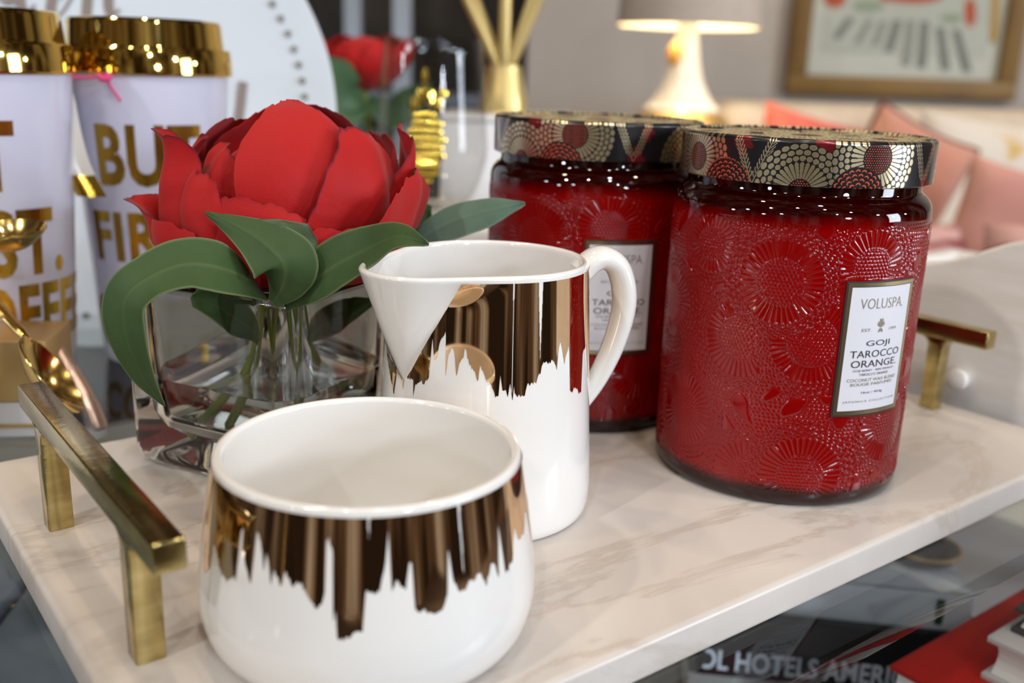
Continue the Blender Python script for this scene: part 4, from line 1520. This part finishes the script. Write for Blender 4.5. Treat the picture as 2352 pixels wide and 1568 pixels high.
leaf('leaf', pe2, A3((835, 225, .92), (800, 215, .90), (765, 165, .89), (745, 130, .89)), [.006, .016, .018, .002], (0, -1, .2), m_green2, seed=9)
leaf('leaf', pe2, A3((845, 235, .92), (900, 260, .90), (950, 230, .89), (990, 190, .88)), [.006, .014, .014, .002], (0, -1, .2), m_green2, seed=10)
leaf('leaf', pe2, A3((835, 235, .92), (800, 262, .90), (765, 275, .89), (740, 262, .88)), [.006, .014, .014, .002], (0, -1, .2), m_green2, seed=11)
tube('stem', np.array([(0, 0, 0.004), (0.002, 0.004, -0.06), (0, 0.006, Z_TABLE - f0[2] + 0.012)]), 0.003, m_stem, pe2, 8)
v2 = thing('bud_vase', 'small dark vase holding the second peony behind the plate', 'vase', (f0[0], f0[1] + 0.005, Z_TABLE))
lathe('body', smooth_prof([(0.0001, 0.0), (0.030, 0.0), (0.036, 0.012), (0.034, 0.05), (0.026, 0.095), (0.028, 0.11)], 5).tolist() + [(0.026, 0.11), (0.024, 0.095), (0.0315, 0.05), (0.033, 0.014), (0.0001, 0.006)], pmat('grey_green_glaze', (0.14, 0.17, 0.13), 0.3), v2, 48, 40)

# ---------------------------------------------------------------- gold spoons, small gift box, holder at the left
m_sp = pmat('spoon_gold', (0.72, 0.50, 0.17), 0.14, 1.0)
m_copper = pmat('rose_gold', (0.62, 0.45, 0.36), 0.28, 0.7)
gx0 = on(128, 1003, Z_TABLE)
gb = thing('gift_box', 'small white box with satin gold lid under the gold spoons', 'box', (gx0[0], gx0[1], Z_TABLE))
gb.rotation_euler = (0, 0, R_(8))
m_satin = pmat('satin_gold_paper', (0.72, 0.50, 0.22), 0.38, 0.85)
box('carton', (-0.075, 0.0, 0.0), (-0.001, 0.035, 0.017), m_wht, gb, 0.001, 2)
box('lid', (-0.076, -0.0012, 0.0172), (0.0, 0.0362, 0.046), m_satin, gb, 0.0012, 2)
box('ribbon', (-0.0755, -0.0010, 0.0050), (-0.0005, -0.0001, 0.0066), m_satin, gb)


def spoon_bowl(name, c, axis, up, ln, wd_, depth, mat, parent, o):
    axis = np.array(axis, float)
    axis /= np.linalg.norm(axis)
    up = np.array(up, float)
    side = np.cross(up, axis)
    side /= np.linalg.norm(side)
    up = np.cross(axis, side)
    nr, na = 12, 48
    t = np.linspace(0, 2 * PI, na, endpoint=False)
    rows = []
    for r in np.linspace(0.02, 1, nr):
        rows.append([np.array(c) - o + axis * ln * r * math.cos(a) + side * wd_ * r * math.sin(a) * (1 - 0.12 * math.cos(a)) - up * depth * (1 - r * r) for a in t])
    ri_ = np.array(rows)
    th = 0.0011
    top = ri_[-1:] + up * th * 0.6
    inn = ri_[::-1] + up * th
    G = np.concatenate([np.broadcast_to(ri_[0].mean(0), (1, na, 3)), ri_, top, inn, np.broadcast_to(inn[-1].mean(0), (1, na, 3))])
    return grid_obj(name, G, mat, parent, cv=True, sharp=60)


# spoon leaning across the box, bowl down
s1 = thing('gold_spoon', 'gold spoon leaning bowl-down against the gift box beside the tray handle', 'spoon', tuple(at(122, 865, .385)))
o_ = np.array(s1.location)
bc = at(118, 862, .385)
ax1 = at(180, 948, .378) - at(66, 778, .398)
spoon_bowl('bowl', bc, ax1, (0.95, 0.05, 0.5), np.linalg.norm(ax1) / 2, 0.0125, 0.008, m_sp, s1, o_)
tube('handle', smooth_prof([at(72, 788, .396), at(50, 762, .400), at(0, 712, .408), at(-120, 600, .425)], 6) - o_, [.0022] * 6 + [.0026] * 6 + [.0032] * 7, m_sp, s1, 12, flat=0.6)
hold = thing('spoon_holder', 'white ceramic holder at the left frame edge with a gold spoon', 'holder', (-0.270, 0.388, Z_TABLE))
lathe('body', smooth_prof([(0.0001, 0.0), (0.040, 0.0), (0.0455, 0.004), (0.0465, 0.03), (0.0450, 0.060)], 5).tolist() + [(0.0430, 0.060), (0.0435, 0.03), (0.040, 0.006), (0.0001, 0.004)], m_porc, hold, 80, 40)
s2 = thing('gold_spoon', 'gold spoon with shallow bowl held out level above the gift box at left', 'spoon', tuple(at(20, 540, .42)))
o_ = np.array(s2.location)
spoon_bowl('bowl', at(22, 528, .42), (1, .25, .06), (-0.05, -0.16, 1), 0.0150, 0.0125, 0.0095, m_sp, s2, o_)
tube('handle', smooth_prof([at(-58, 536, .420), at(-140, 540, .42), at(-230, 590, .42), at(-290, 760, .42), at(-330, 930, .42)], 6) - o_, [.0024] * 25, m_sp, s2, 12, flat=0.6)
s3 = thing('butter_knife', 'rose gold knife handle leaning beside the gift box behind the tray handle', 'knife', tuple(at(212, 940, .43)))
o_ = np.array(s3.location)
tube('handle', smooth_prof([at(120, 780, .445), at(165, 850, .440), at(205, 920, .434), at(232, 985, .428)], 6) - o_, [.0028] * 6 + [.0036] * 7 + [.0040] * 5 + [.003], m_copper, s3, 12, flat=0.7)

# ---------------------------------------------------------------- whitewashed tray with a scalloped side
m_wash = noise_mat('whitewashed_wood', (0.76, 0.73, 0.68), (0.84, 0.82, 0.78), 14, rough=0.55, stretch=(1, 1, 9), bump=0.15, bscale=120)
wt = thing('whitewashed_tray', 'whitewashed wooden tray with scalloped side beyond the marble tray', 'tray', tuple(uvz(0.16, 0.485, Z_TABLE)), TRAY_ROT)


def scallop_panel(name, L0, L1, th, base, hfun, mat, parent, axis='y', off=0.0):
    n = 60
    bm = bmesh.new()
    pts = [(L0, base)] + [(L1, base)] + [(y, hfun(y)) for y in np.linspace(L1, L0, n)]
    mk = (lambda a, z: (off, a, z)) if axis == 'y' else (lambda a, z: (a, off, z))
    fa = bm.faces.new([bm.verts.new(mk(a, z)) for a, z in pts])
    ex = bmesh.ops.extrude_face_region(bm, geom=[fa])
    v = (th, 0, 0) if axis == 'y' else (0, th, 0)
    bmesh.ops.translate(bm, verts=[q for q in ex['geom'] if isinstance(q, bmesh.types.BMVert)], vec=v)
    es = [e for e in bm.edges if abs((e.verts[0].co - e.verts[1].co)[0 if axis == 'y' else 1]) < 1e-6]
    bmesh.ops.bevel(bm, geom=es, offset=0.0022, segments=3, profile=0.5, affect='EDGES')
    return bm_obj(name, bm, mat, parent, sharp=35)


def side_h(y):
    # high at the corners, dipping to a hand hold in the middle; y measured along the panel
    u = y + 0.16
    return float(np.interp(u, [-0.04, 0.05, 0.14, 0.20, 0.232, 0.256, 0.282, 0.33, 0.38, 0.45], [0.108, 0.106, 0.104, 0.1035, 0.0985, 0.0840, 0.0770, 0.079, 0.092, 0.100]))


yy = np.linspace(-0.2, 0.29, 120)
hh = np.convolve(np.pad([side_h(y) for y in yy], 6, 'edge'), np.hanning(13) / np.hanning(13).sum(), 'valid')
hs_f = lambda y: float(np.interp(y, yy, hh))
scallop_panel('side_panel', -0.2, 0.29, 0.012, 0.0, hs_f, m_wash, wt)
scallop_panel('side_panel', -0.2, 0.29, 0.012, 0.0, lambda y: 0.030, m_wash, wt, off=0.34)
scallop_panel('end_panel', 0.0121, 0.3399, 0.012, 0.0, lambda x: 0.030, m_wash, wt, axis='x', off=0.2779)
scallop_panel('end_panel', 0.0121, 0.3399, 0.012, 0.0, lambda x: 0.030, m_wash, wt, axis='x', off=-0.1999)
box('bottom', (0.0121, -0.1878, 0.0), (0.3399, 0.2778, 0.008), m_wash, wt)
wdisc = lathe('white_disc', smooth_prof([(0.0045, 0.0002), (0.0050, 0.002), (0.0058, 0.004), (0.0050, 0.006), (0.0001, 0.0068)], 4), m_porc, wt, 32, 60)  # plain round white disc on the panel's outer face
wdisc.rotation_euler = (0, -PI / 2, 0)
wdisc.location = (0.0, 0.246 - 0.16, 0.0235)

# ---------------------------------------------------------------- books on the lower shelf
m_page = noise_mat('page_edges', (0.60, 0.57, 0.52), (0.72, 0.69, 0.64), 8, rough=0.8, stretch=(1, 1, 120))


def book(name, label, loc, rotz, w, d, h, cover, board=0.0025, group=None, over=0.003, spine_front=True):
    """hardback lying flat; origin at the front left bottom corner, spine along the front (local -y)"""
    t = thing(name, label, 'book', loc, rotz, group)
    bm = bmesh.new()
    add_box(bm, (0, 0, 0), (w, d, board), 0.0006, 2)
    add_box(bm, (0, 0, h - board), (w, d, h), 0.0006, 2)
    if spine_front:
        add_box(bm, (0, -0.0001, 0), (w, board, h), 0.0006, 2)
    else:
        add_box(bm, (0, d - board, 0), (w, d + 0.0001, h), 0.0006, 2)
    bm_obj('cover', bm, cover, t)
    if spine_front:
        box('pages', (over, board + 0.0002, board + 0.0001), (w - over, d - over, h - board - 0.0001), m_page, t)
    else:
        # page block with a hollow fore-edge
        n = 14
        b2 = bmesh.new()
        prof = [(over + 0.0045 * math.sin(PI * k / n), board + 0.0001 + (h - 2 * board - 0.0002) * k / n) for k in range(n + 1)]
        pr2 = [(d - board - 0.0003, prof[-1][1]), (d - board - 0.0003, prof[0][1])]
        fa = b2.faces.new([b2.verts.new((over, y, z)) for y, z in prof + pr2])
        ex = bmesh.ops.extrude_face_region(b2, geom=[fa])
        bmesh.ops.translate(b2, verts=[v for v in ex['geom'] if isinstance(v, bmesh.types.BMVert)], vec=(w - 2 * over, 0, 0))
        bm_obj('pages', b2, m_page, t)
    return t


m_bk = pmat('black_cover', (0.010, 0.010, 0.011), 0.35)
m_wc = pmat('glossy_white_cover', (0.74, 0.77, 0.84), 0.15, Coat_Weight=0.5)
m_gc = pmat('stone_cover', (0.30, 0.29, 0.27), 0.5)
m_rc = pmat('red_cover', (0.46, 0.012, 0.008), 0.35)
m_let = pmat('silver_white_letters', (0.62, 0.64, 0.72), 0.4)
# stack with the black spine
bl = on(1603, 1547, -0.170)
brt = on(2200, 1606, -0.170)
ba = math.atan2(brt[1] - bl[1], brt[0] - bl[0])
book('hardback_book', 'thick stone-coloured book lying under the black-spined book', (bl[0] - 0.005, bl[1] + 0.002, SHELF_Z), ba, 0.155, 0.20, -0.1702 - SHELF_Z, m_gc)
bb = book('hardback_book', 'thick black book with large white capitals on its spine', (bl[0], bl[1], -0.170), ba, 0.152, 0.20, 0.0375, m_bk)
bm = text_data('COOL HOTELS AMERICA', width=0.142, height=0.0128, weight=0.022, spacing=1.02)
me = bpy.data.meshes.new('spine_lettering')
for v in bm.verts:
    v.co = Vector((v.co.x + 0.0512, -0.0004, v.co.y + 0.0105))
keep = [f for f in bm.faces if 0.001 < min(v.co.x for v in f.verts) and max(v.co.x for v in f.verts) < 0.151]
bmesh.ops.delete(bm, geom=[f for f in bm.faces if f not in set(keep)], context='FACES')
bm_obj('spine_lettering', bm, m_let, bb, smooth=False)
wk = book('hardback_book', 'glossy white book lying on top of the black-spined book', (bl[0] - 0.02, bl[1] + 0.012, -0.1323), ba - 0.02, 0.165, 0.19, 0.0225, m_wc)
box('bookmark', (0.146, -0.0012, 0.004), (0.150, -0.0003, 0.019), pmat('green_tab', (0.02, 0.06, 0.02), 0.6), wk)
gt = thing('trinket_dish', 'small dark dish with gold rim on the glossy white book', 'dish', tuple(on(2120, 1283, -0.1095)))
lathe('bowl', [(0.0001, 0.0003), (0.012, 0.0), (0.016, 0.002), (0.020, 0.007), (0.0185, 0.0075), (0.014, 0.0035), (0.0001, 0.002)], m_bk, gt, 40, 40)
lathe('rim', [(0.0186, 0.0076), (0.0202, 0.0076), (0.0200, 0.0090), (0.0188, 0.0090)], m_satin, gt, 40, 30)
# red book in front, with pale hardbacks on it, fore-edges towards the left
RB = on(2043, 1526, -0.100)
rz_ = TRAY_ROT
rb = book('hardback_book', 'red hardback lying in front of the black-spined book', tuple(RB + D1 * -0.20 + np.array([0, 0, -0.030])), rz_, 0.26, 0.20, 0.030, m_rc)
box_h = -0.1302 - SHELF_Z
bx = thing('storage_box', 'grey box on the shelf under the red hardback', 'box', tuple(RB + D1 * -0.195 + D2 * 0.005 + np.array([0, 0, SHELF_Z + 0.100])), rz_)
box('carton', (0, 0, 0), (0.25, 0.19, box_h * 0.7), m_gc, bx, 0.002, 2)
box('lid', (-0.001, -0.001, box_h * 0.7 + 0.0001), (0.251, 0.191, box_h), m_gc, bx, 0.002, 2)
c0 = on(2250, 1556, -0.0998)
ang = R_(-52)
dirw = np.array([math.cos(ang), math.sin(ang), 0])
perp = np.array([-math.sin(ang), math.cos(ang), 0])
m_gy = pmat('pale_grey_cover', (0.50, 0.47, 0.46), 0.5)
m_dk = pmat('charcoal_cover', (0.06, 0.055, 0.055), 0.4)
book('hardback_book', 'pale grey hardback lying on the red book, hollow page edge showing', tuple(c0), ang, 0.15, 0.11, 0.0215, m_gy, 0.0030, spine_front=False)
book('hardback_book', 'thin charcoal hardback on top of the pale grey one, at the right frame edge', tuple(c0 + perp * 0.012 + dirw * 0.004 + np.array([0, 0, 0.0217])), ang, 0.14, 0.10, 0.0125, m_dk, 0.0024, spine_front=False)
# pale boxes on the shelf seen through the glass, below the tray's left end
m_bb = noise_mat('blue_grey_card', (0.13, 0.15, 0.19), (0.20, 0.22, 0.26), 9, rough=0.5)
q0 = on(52, 1400, -0.12)
for i, (dx, lab) in enumerate(((-0.1215, 'blue-grey card box on the shelf at the lower left corner, left of the gap'), (0.002, 'blue-grey card box on the shelf under the tray\'s left end, right of the gap'))):
    t = thing('storage_box', lab, 'box', (q0[0] + dx, q0[1] - 0.10, SHELF_Z), R_(6))
    hh_ = -0.12 - SHELF_Z - 0.004 * i
    box('carton', (0, 0, 0), (0.118, 0.26, hh_ * 0.72), m_bb, t, 0.002, 2)
    box('lid', (-0.001, -0.001, hh_ * 0.72 + 0.0001), (0.119, 0.261, hh_), m_bb, t, 0.002, 2)

# ---------------------------------------------------------------- table lamp on its side table
m_shade = noise_mat('linen_shade', (0.50, 0.44, 0.37), (0.56, 0.50, 0.43), 40, rough=0.9, stretch=(1, 1, 6))
m_shin = pmat('shade_lining', (0.85, 0.80, 0.68), 0.8)
m_lampw = pmat('white_ceramic', (0.80, 0.78, 0.74), 0.2)
LY = 1.8
lc = at(1580, 62, LY)
lb_ = at(1562, 290, LY)
lx = (at(1405, 60, LY)[0] + at(1754, 76, LY)[0]) / 2
lrad = (at(1754, 76, LY)[0] - at(1405, 60, LY)[0]) / 2 - 0.010
zb_ = float(lb_[2]) - 0.012
la = thing('table_lamp', 'lit table lamp with linen shade and white flared base beside the sofa', 'lamp', (lx, LY, zb_))
sz = float(lc[2]) - zb_
lathe('shade', [(lrad, sz), (lrad * 1.0, sz + 0.01), (lrad * .86, sz + .26), (lrad * .84, sz + .27)], m_shade, la, 72, 30)
lathe('lining', [(lrad * .835, sz + .268), (lrad * .852, sz + .255), (lrad * .985, sz + .008), (lrad * .992, sz + 0.0005)], m_shin, la, 72, 30)
lathe('base', smooth_prof([(0.0001, 0.038), (0.066, 0.038), (0.058, 0.050), (0.050, 0.060), (0.036, 0.085), (0.026, 0.12), (0.020, 0.16), (0.018, 0.19)], 6).tolist() + [(0.0001, 0.19)], m_lampw, la, 64, 40)
lathe('foot', [(0.0001, 0.0), (0.088, 0.0), (0.092, 0.004), (0.090, 0.014), (0.075, 0.034), (0.0665, 0.0378), (0.0001, 0.0378)], m_satin, la, 64, 30)
tube('neck', [(0, 0, 0.19), (0, 0, 0.21), (0, 0, sz + 0.05)], [.0165, .014, .012], m_lampw, la, 20)
ob = at(1547, 122, LY) - np.array([lx, LY, zb_])
lathe('pull_ornament', smooth_prof([(0.0001, -0.024), (0.010, -0.018), (0.0155, -0.004), (0.012, 0.010), (0.004, 0.020), (0.0001, 0.022)], 4), pmat('amber_bead', (0.80, 0.42, 0.10), 0.3), la, 24, 60).location = (ob[0] + 0.002, -0.012, ob[2])
m_bulb, n_, l_, b_ = nodes_of('lit_bulb')
b_.inputs['Emission Color'].default_value = (1.0, 0.78, 0.48, 1)
b_.inputs['Emission Strength'].default_value = 140.0
lathe('bulb', smooth_prof([(0.010, 0.0), (0.014, 0.012), (0.027, 0.035), (0.027, 0.052), (0.014, 0.068), (0.0001, 0.070)], 5), m_bulb, la, 32, 60).location = (0, 0, sz + 0.05)
sd = thing('side_table', 'small pale side table under the lit lamp', 'table', (lx, LY, -0.85))
sh_ = zb_ + 0.85
lathe('top', [(0.0001, sh_ - 0.02), (0.10, sh_ - 0.02), (0.105, sh_ - 0.012), (0.102, sh_), (0.0001, sh_)], m_wht, sd, 64, 30)
for k in range(3):
    a = k * 2 * PI / 3 + 0.4
    tube('leg', [(0.095 * math.cos(a), 0.095 * math.sin(a), 0.0), (0.08 * math.cos(a), 0.08 * math.sin(a), sh_ - 0.0205)], 0.012, m_satin, sd, 12)

# ---------------------------------------------------------------- framed art on the back wall
m_fr = noise_mat('bronze_frame', (0.17, 0.10, 0.025), (0.23, 0.14, 0.04), 6, rough=0.5, metal=0.2, stretch=(1, 1, 1))
FY = WALL_Y - 0.002
fbl = at(1806, 207, FY - 0.03)
fbr = at(2330, 240, FY - 0.03)
fw = fbr[0] - fbl[0] + 0.0
fa_ = thing('framed_art', 'framed abstract print in a bronze frame on the grey wall', 'picture', (fbl[0], FY, (fbl[2] + fbr[2]) / 2))
fh = 0.62
for (a, b) in (((0, -0.03, 0), (fw, 0, 0.044)), ((0, -0.03, fh - 0.044), (fw, 0, fh)), ((0, -0.03, 0.0442), (0.044, 0, fh - 0.0442)), ((fw - 0.044, -0.03, 0.0442), (fw, 0, fh - 0.0442))):
    box('frame_rail', a, b, m_fr, fa_, 0.003, 2)
m_mat = pmat('mat_board', (0.82, 0.80, 0.79), 0.8)
m_pap = noise_mat('print_paper', (0.66, 0.65, 0.645), (0.73, 0.72, 0.715), 5, rough=0.8)
box('mat', (0.0442, -0.010, 0.0442), (fw - 0.0442, -0.004, fh - 0.0442), m_mat, fa_)
pp0, pp1 = (0.075, 0.098), (fw - 0.075, fh - 0.09)
pa = box('print', (pp0[0], -0.0118, pp0[1]), (pp1[0], -0.0101, pp1[1]), m_pap, fa_)
fo = np.array(fa_.location)


def blot(name, pts, mat, y=-0.0122):
    bm = bmesh.new()
    n_ = len(pts)
    f_ = bm.faces.new([bm.verts.new((p[0], y, p[1])) for p in pts])
    return bm_obj(name, bm, mat, pa, smooth=False)


def fpx(px, py):
    w = at(px, py, FY - 0.012) - fo
    return (w[0], w[2])


m_gs = pmat('grey_wash', (0.30, 0.295, 0.30), 0.8)
m_gs2 = pmat('pale_grey_wash', (0.42, 0.41, 0.415), 0.8)
m_or = pmat('orange_red_paint', (0.66, 0.13, 0.06), 0.7)
m_gr = pmat('sage_paint', (0.44, 0.50, 0.40), 0.8)
m_ye = pmat('ochre_paint', (0.60, 0.36, 0.08), 0.7)
for (x0, y0, x1, y1, w, mt) in ((1955, 40, 1920, 88, 20, m_gs), (1998, 45, 1968, 100, 18, m_gs2), (2030, 48, 2008, 105, 18, m_gs2), (2062, 46, 2040, 118, 20, m_gs), (2092, 46, 2080, 150, 20, m_gs2),
                             (2124, 48, 2116, 155, 20, m_gs), (2158, 62, 2172, 160, 20, m_gs), (2195, 68, 2222, 165, 20, m_gs)):
    blot('stripe', [fpx(x0 - w / 2, y0), fpx(x0 + w / 2, y0), fpx(x1 + w / 2, y1), fpx(x1 - w / 2, y1)], mt)


def oval(cx_, cy_, rx, ry, mt, nm):
    r = random.Random(int(cx_))
    return blot(nm, [fpx(cx_ + rx * math.cos(t) * r.uniform(.85, 1.1), cy_ - ry * math.sin(t) * r.uniform(.85, 1.1)) for t in np.linspace(0, 2 * PI, 18, endpoint=False)], mt, -0.0124)


oval(1918, -4, 28, 22, m_or, 'paint_mark')
oval(2095, -20, 90, 30, m_or, 'paint_mark')
oval(2228, 28, 14, 34, m_or, 'paint_mark')
oval(1995, 14, 38, 14, m_gr, 'paint_mark')
oval(2185, 42, 26, 12, m_gr, 'paint_mark')
blot('paint_mark', [fpx(2272, 97), fpx(2290, 97), fpx(2298, -60), fpx(2280, -60)], m_ye)
box('glazing', (0.0443, -0.0165, 0.0443), (fw - 0.0443, -0.0140, fh - 0.0443), m_pane, fa_)

# ---------------------------------------------------------------- sofa and cushions
m_sofa = noise_mat('cream_upholstery', (0.60, 0.53, 0.44), (0.66, 0.59, 0.50), 30, rough=0.9)
sx0 = at(1612, 240, 2.02)
so = thing('sofa', 'cream upholstered sofa along the grey wall below the framed picture', 'sofa', (sx0[0] + 0.035, 1.45, -0.85))
topz = float(at(1900, 243, 2.02)[2]) + 0.85


def soft_box(name, lo, hi, bev, mat, parent):
    return box(name, lo, hi, mat, parent, bev, 5)


soft_box('seat_base', (0.0, 0.0, 0.10), (1.9, 0.86, 0.42), 0.04, m_sofa, so)
soft_box('backrest', (0.0, 0.58, 0.4202), (1.9, 0.86, topz), 0.05, m_sofa, so)
soft_box('seat_cushion', (0.005, 0.0, 0.4202), (1.9, 0.575, 0.56), 0.045, m_sofa, so)
for (x, y) in ((0.05, 0.06), (0.05, 0.8), (1.8, 0.06), (1.8, 0.8)):
    tube('leg', [(x, y, 0.0), (x, y, 0.0999)], 0.02, m_black, so, 12)


def cushion(label, loc, w, h, th, mat, lean=15, yaw=0, roll=0, piping=None, group=None):
    t = thing('cushion', label, 'cushion', loc)
    t.rotation_euler = (R_(-lean), R_(roll), R_(yaw))
    n = 28
    u = np.linspace(-1, 1, n)
    U, V = np.meshgrid(u, u, indexing='ij')
    pin = 1 - 0.07 * (1 - np.abs(U) ** 2) * np.abs(V) ** 4
    pin2 = 1 - 0.07 * (1 - np.abs(V) ** 2) * np.abs(U) ** 4
    X = U * w / 2 * pin2
    Z = V * h / 2 * pin + h / 2
    T = th / 2 * ((1 - U ** 4) * (1 - V ** 4)) ** 0.55
    top = np.stack([X, -T - 0.002, Z], -1)
    bot = np.stack([X, T + 0.002, Z], -1)
    V_ = np.concatenate([top.reshape(-1, 3), bot.reshape(-1, 3)])
    f1 = grid_faces(n, n)
    f2 = grid_faces(n, n)[:, ::-1] + n * n
    idx = np.arange(n * n).reshape(n, n)
    loop = np.concatenate([idx[:, 0], idx[-1, 1:], idx[::-1, -1][1:], idx[0, ::-1][1:]])
    e0, e1 = loop[:-1], loop[1:]
    me = quads_mesh('cover', V_, np.concatenate([f1, f2, np.stack([e1, e0, e0 + n * n, e1 + n * n], -1)]), True, 80)
    link_mesh('cover', me, mat, t)
    if piping:
        ring = np.array([V_[i] for i in loop]) * np.array([1, 0, 1])
        tube('piping', ring, 0.005, piping, t, 8)
    return t


m_cr = noise_mat('coral_red_fabric', (0.50, 0.10, 0.08), (0.58, 0.15, 0.12), 25, rough=0.9)
m_tc = noise_mat('terracotta_velvet', (0.46, 0.19, 0.13), (0.58, 0.29, 0.22), 7, rough=0.8, Sheen_Weight=0.3)
m_pk = noise_mat('dusty_pink_fabric', (0.50, 0.25, 0.22), (0.60, 0.33, 0.29), 9, rough=0.9)
m_br = pmat('brown_piping', (0.16, 0.06, 0.04), 0.8)
m_wy = noise_mat('white_ochre_floral', (0.62, 0.42, 0.10), (0.72, 0.70, 0.66), 9, rough=0.9, p0=0.36, p1=0.44)
m_st = noise_mat('wine_pink_stripe', (0.22, 0.05, 0.05), (0.56, 0.34, 0.32), 9, rough=0.9, stretch=(1, 1, 4), p0=0.44, p1=0.5)


def cpos(px, py, Y, h):
    q = at(px, py, Y)
    return (q[0], Y, q[2] - h)


cushion('coral red cushion at the far left of the sofa, mostly hidden by the jar lid', cpos(1872, 252, 1.86, 0.30), 0.26, 0.30, 0.10, m_cr, 14, 6, 12)
cushion('large terracotta cushion with brown piping standing on its corner on the sofa', tuple(at(2018, 226, 1.62) - np.array([0.032, 0.055, 0.281])), 0.17, 0.27, 0.11, m_tc, 12, -8, 24, m_br)
cushion('white cushion with ochre floral pattern at the right of the terracotta one', cpos(2330, 262, 1.86, 0.36), 0.34, 0.36, 0.12, m_wy, 14, -4, 5)
cushion('dusty pink cushion in front of the floral one at the right edge', cpos(2300, 370, 1.40, 0.20), 0.15, 0.20, 0.09, m_pk, 14, -20, 12)
cushion('wine and pink patterned cushion lying low in front of the terracotta one', cpos(2180, 500, 1.25, 0.16), 0.13, 0.16, 0.08, m_st, 30, 4, -4)
cushion('wine and pink patterned cushion lower right beneath the dusty pink one', cpos(2452, 505, 1.22, 0.16), 0.15, 0.16, 0.08, m_st, 30, -4, 3)
